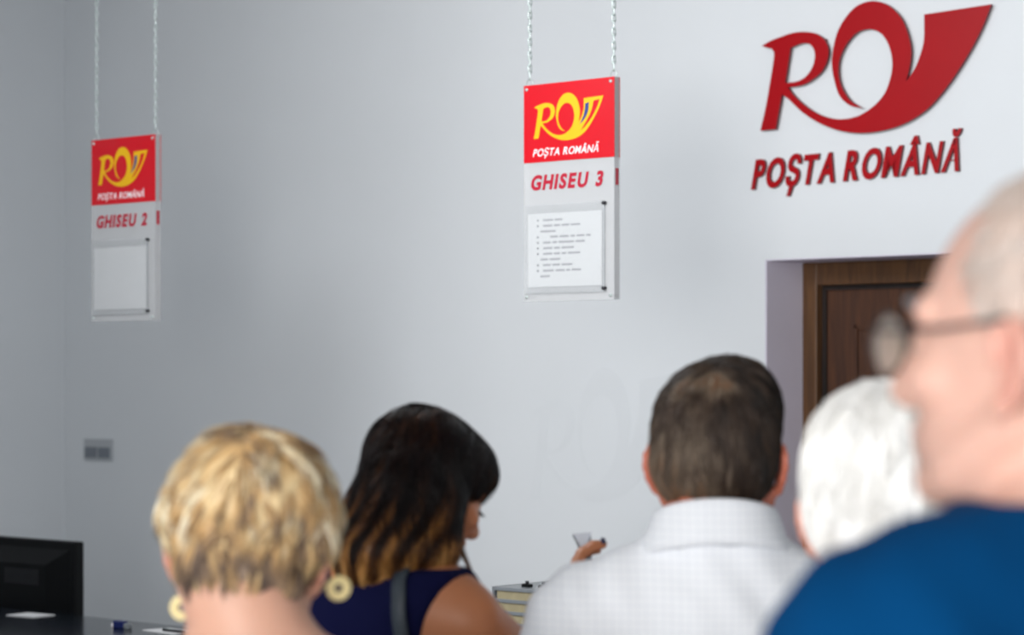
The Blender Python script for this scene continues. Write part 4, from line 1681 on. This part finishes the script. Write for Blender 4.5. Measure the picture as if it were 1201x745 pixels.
# ---------------------------------------------------------------- 4. white-haired person
Wt = (0.385, 2.36)
wt = figure('person', 'white-haired person facing the wall, mostly hidden behind the man in blue', Wt, 0.0, 1.335, 0.175,
            (0.378, 2.42, 1.543), 0.15, 0.22, -0.06, 0.98, M['skin_old'], M['grey_cloth'], M['trouser'],
            (((0.19, 2.38, 1.07), (0.20, 2.50, 0.84)), ((0.58, 2.38, 1.07), (0.57, 2.50, 0.84))), girth=1.0,
            neck_r=0.055, neck_top=1.40)
whw = V(0, -0.07, 0.11)


def flow_w(P, t):
    return nrm(P - whw) * 0.7 + V(0, 0, -0.8)[None, :]


hp = [ell((0, -0.016, 0.042), (0.086, 0.106, 0.090), k=0.02), ell((0, -0.040, -0.014), (0.083, 0.070, 0.062), k=0.03)]
hc_ = [lambda X, Y, Z: (Y * 0.8 - Z * 0.6 - 0.012) + 0 * X, lambda X, Y, Z: -0.070 - Z + 0 * X + 0 * Y,
       ear_cut(-1, (0.03, 0.026, 0.03), -0.014), ear_cut(1, (0.03, 0.026, 0.03), -0.014)]
hair(wt, hp, hc_, [(0, (238, 236, 232)), (0.5, (250, 248, 244)), (1, (255, 254, 252))],
     380, 10, 0.045, flow_w, r=0.0010, spread=0.005, lift=(0.0, 0.005), jitter=0.35, base_tone=0.8, noise_dir=0.2, rough=0.8, spec=0.2)
brows(wt, M['paper'])

# ---------------------------------------------------------------- 5. bald man in the blue t-shirt
Bd = (0.372, 1.60)
bd = figure('person', 'balding man with cropped grey hair and glasses in a blue T-shirt, close on the right', Bd, -0.50, 1.518, 0.168,
            (0.366, 1.622, 1.694), -0.88, -0.06, 0.0, 1.02, M['skin_pink'], M['blue'], M['khaki'],
            (((0.10, 1.46, 1.18), (0.14, 1.66, 1.06)), ((0.62, 1.70, 1.18), (0.48, 1.90, 1.06))), girth=1.08,
            neck_r=0.060, neck_top=1.598, sleeves='short', top_name='t_shirt', fine=0.0034, wr=0.003, grow=0.013,
            head_kw=dict(nose=1.0, jaw=1.1), collar_fill=True)
whc = V(0, -0.06, 0.11)
hp = [ell((0, -0.0135, 0.038), (0.0765, 0.0965, 0.0855), k=0.02), ell((0, -0.045, -0.010), (0.071, 0.060, 0.060), k=0.03)]
hc_ = [lambda X, Y, Z: Y - 0.030 + 0.5 * np.clip(0.03 - Z, 0, 0.1) + 0 * X, lambda X, Y, Z: -0.062 - Z + 0 * X + 0 * Y,
       ear_cut(-1, (0.03, 0.022, 0.034), 0), ear_cut(1, (0.03, 0.022, 0.034), 0)]
hair(bd, hp, hc_, [(0, (200, 170, 154)), (0.5, (200, 186, 176)), (1, (224, 216, 210))],
     500, 9, 0.012, flow_w, seg=4, r=0.0005, spread=0.004, lift=(0.0, 0.002), jitter=0.3, base_tone=0.3, noise_dir=0.5)
glasses(bd, 'dark-framed eyeglasses on the close balding man in blue', M['lens'], M['dark_metal'], 0.0018)
brows(bd, M['tray'])
# stubble beard
hp = [p_.grow(0.0016) for p_ in head_prims(jaw=1.1)[:4]]
# round collar band of the T-shirt
b = MB()
cc = bd['neck'][0] * 0.25 + bd['neck'][1] * 0.75
pts = []
for i in range(36):
    a = 2 * PI * i / 36
    ux = bd['R'] @ V(math.cos(a), math.sin(a), 0)
    c0 = bd['W']((0, -0.012, 1.588))
    pts.append(tuple(c0 * 1.0 + ux * 0.074 + V(0, 0, -0.022 * math.sin(a) - 0.004) - V(*bd['sh'])))
b.tube(pts, 0.0065, 8, closed=True)
b.build('neckband', M['blue'], bd['root'], True)
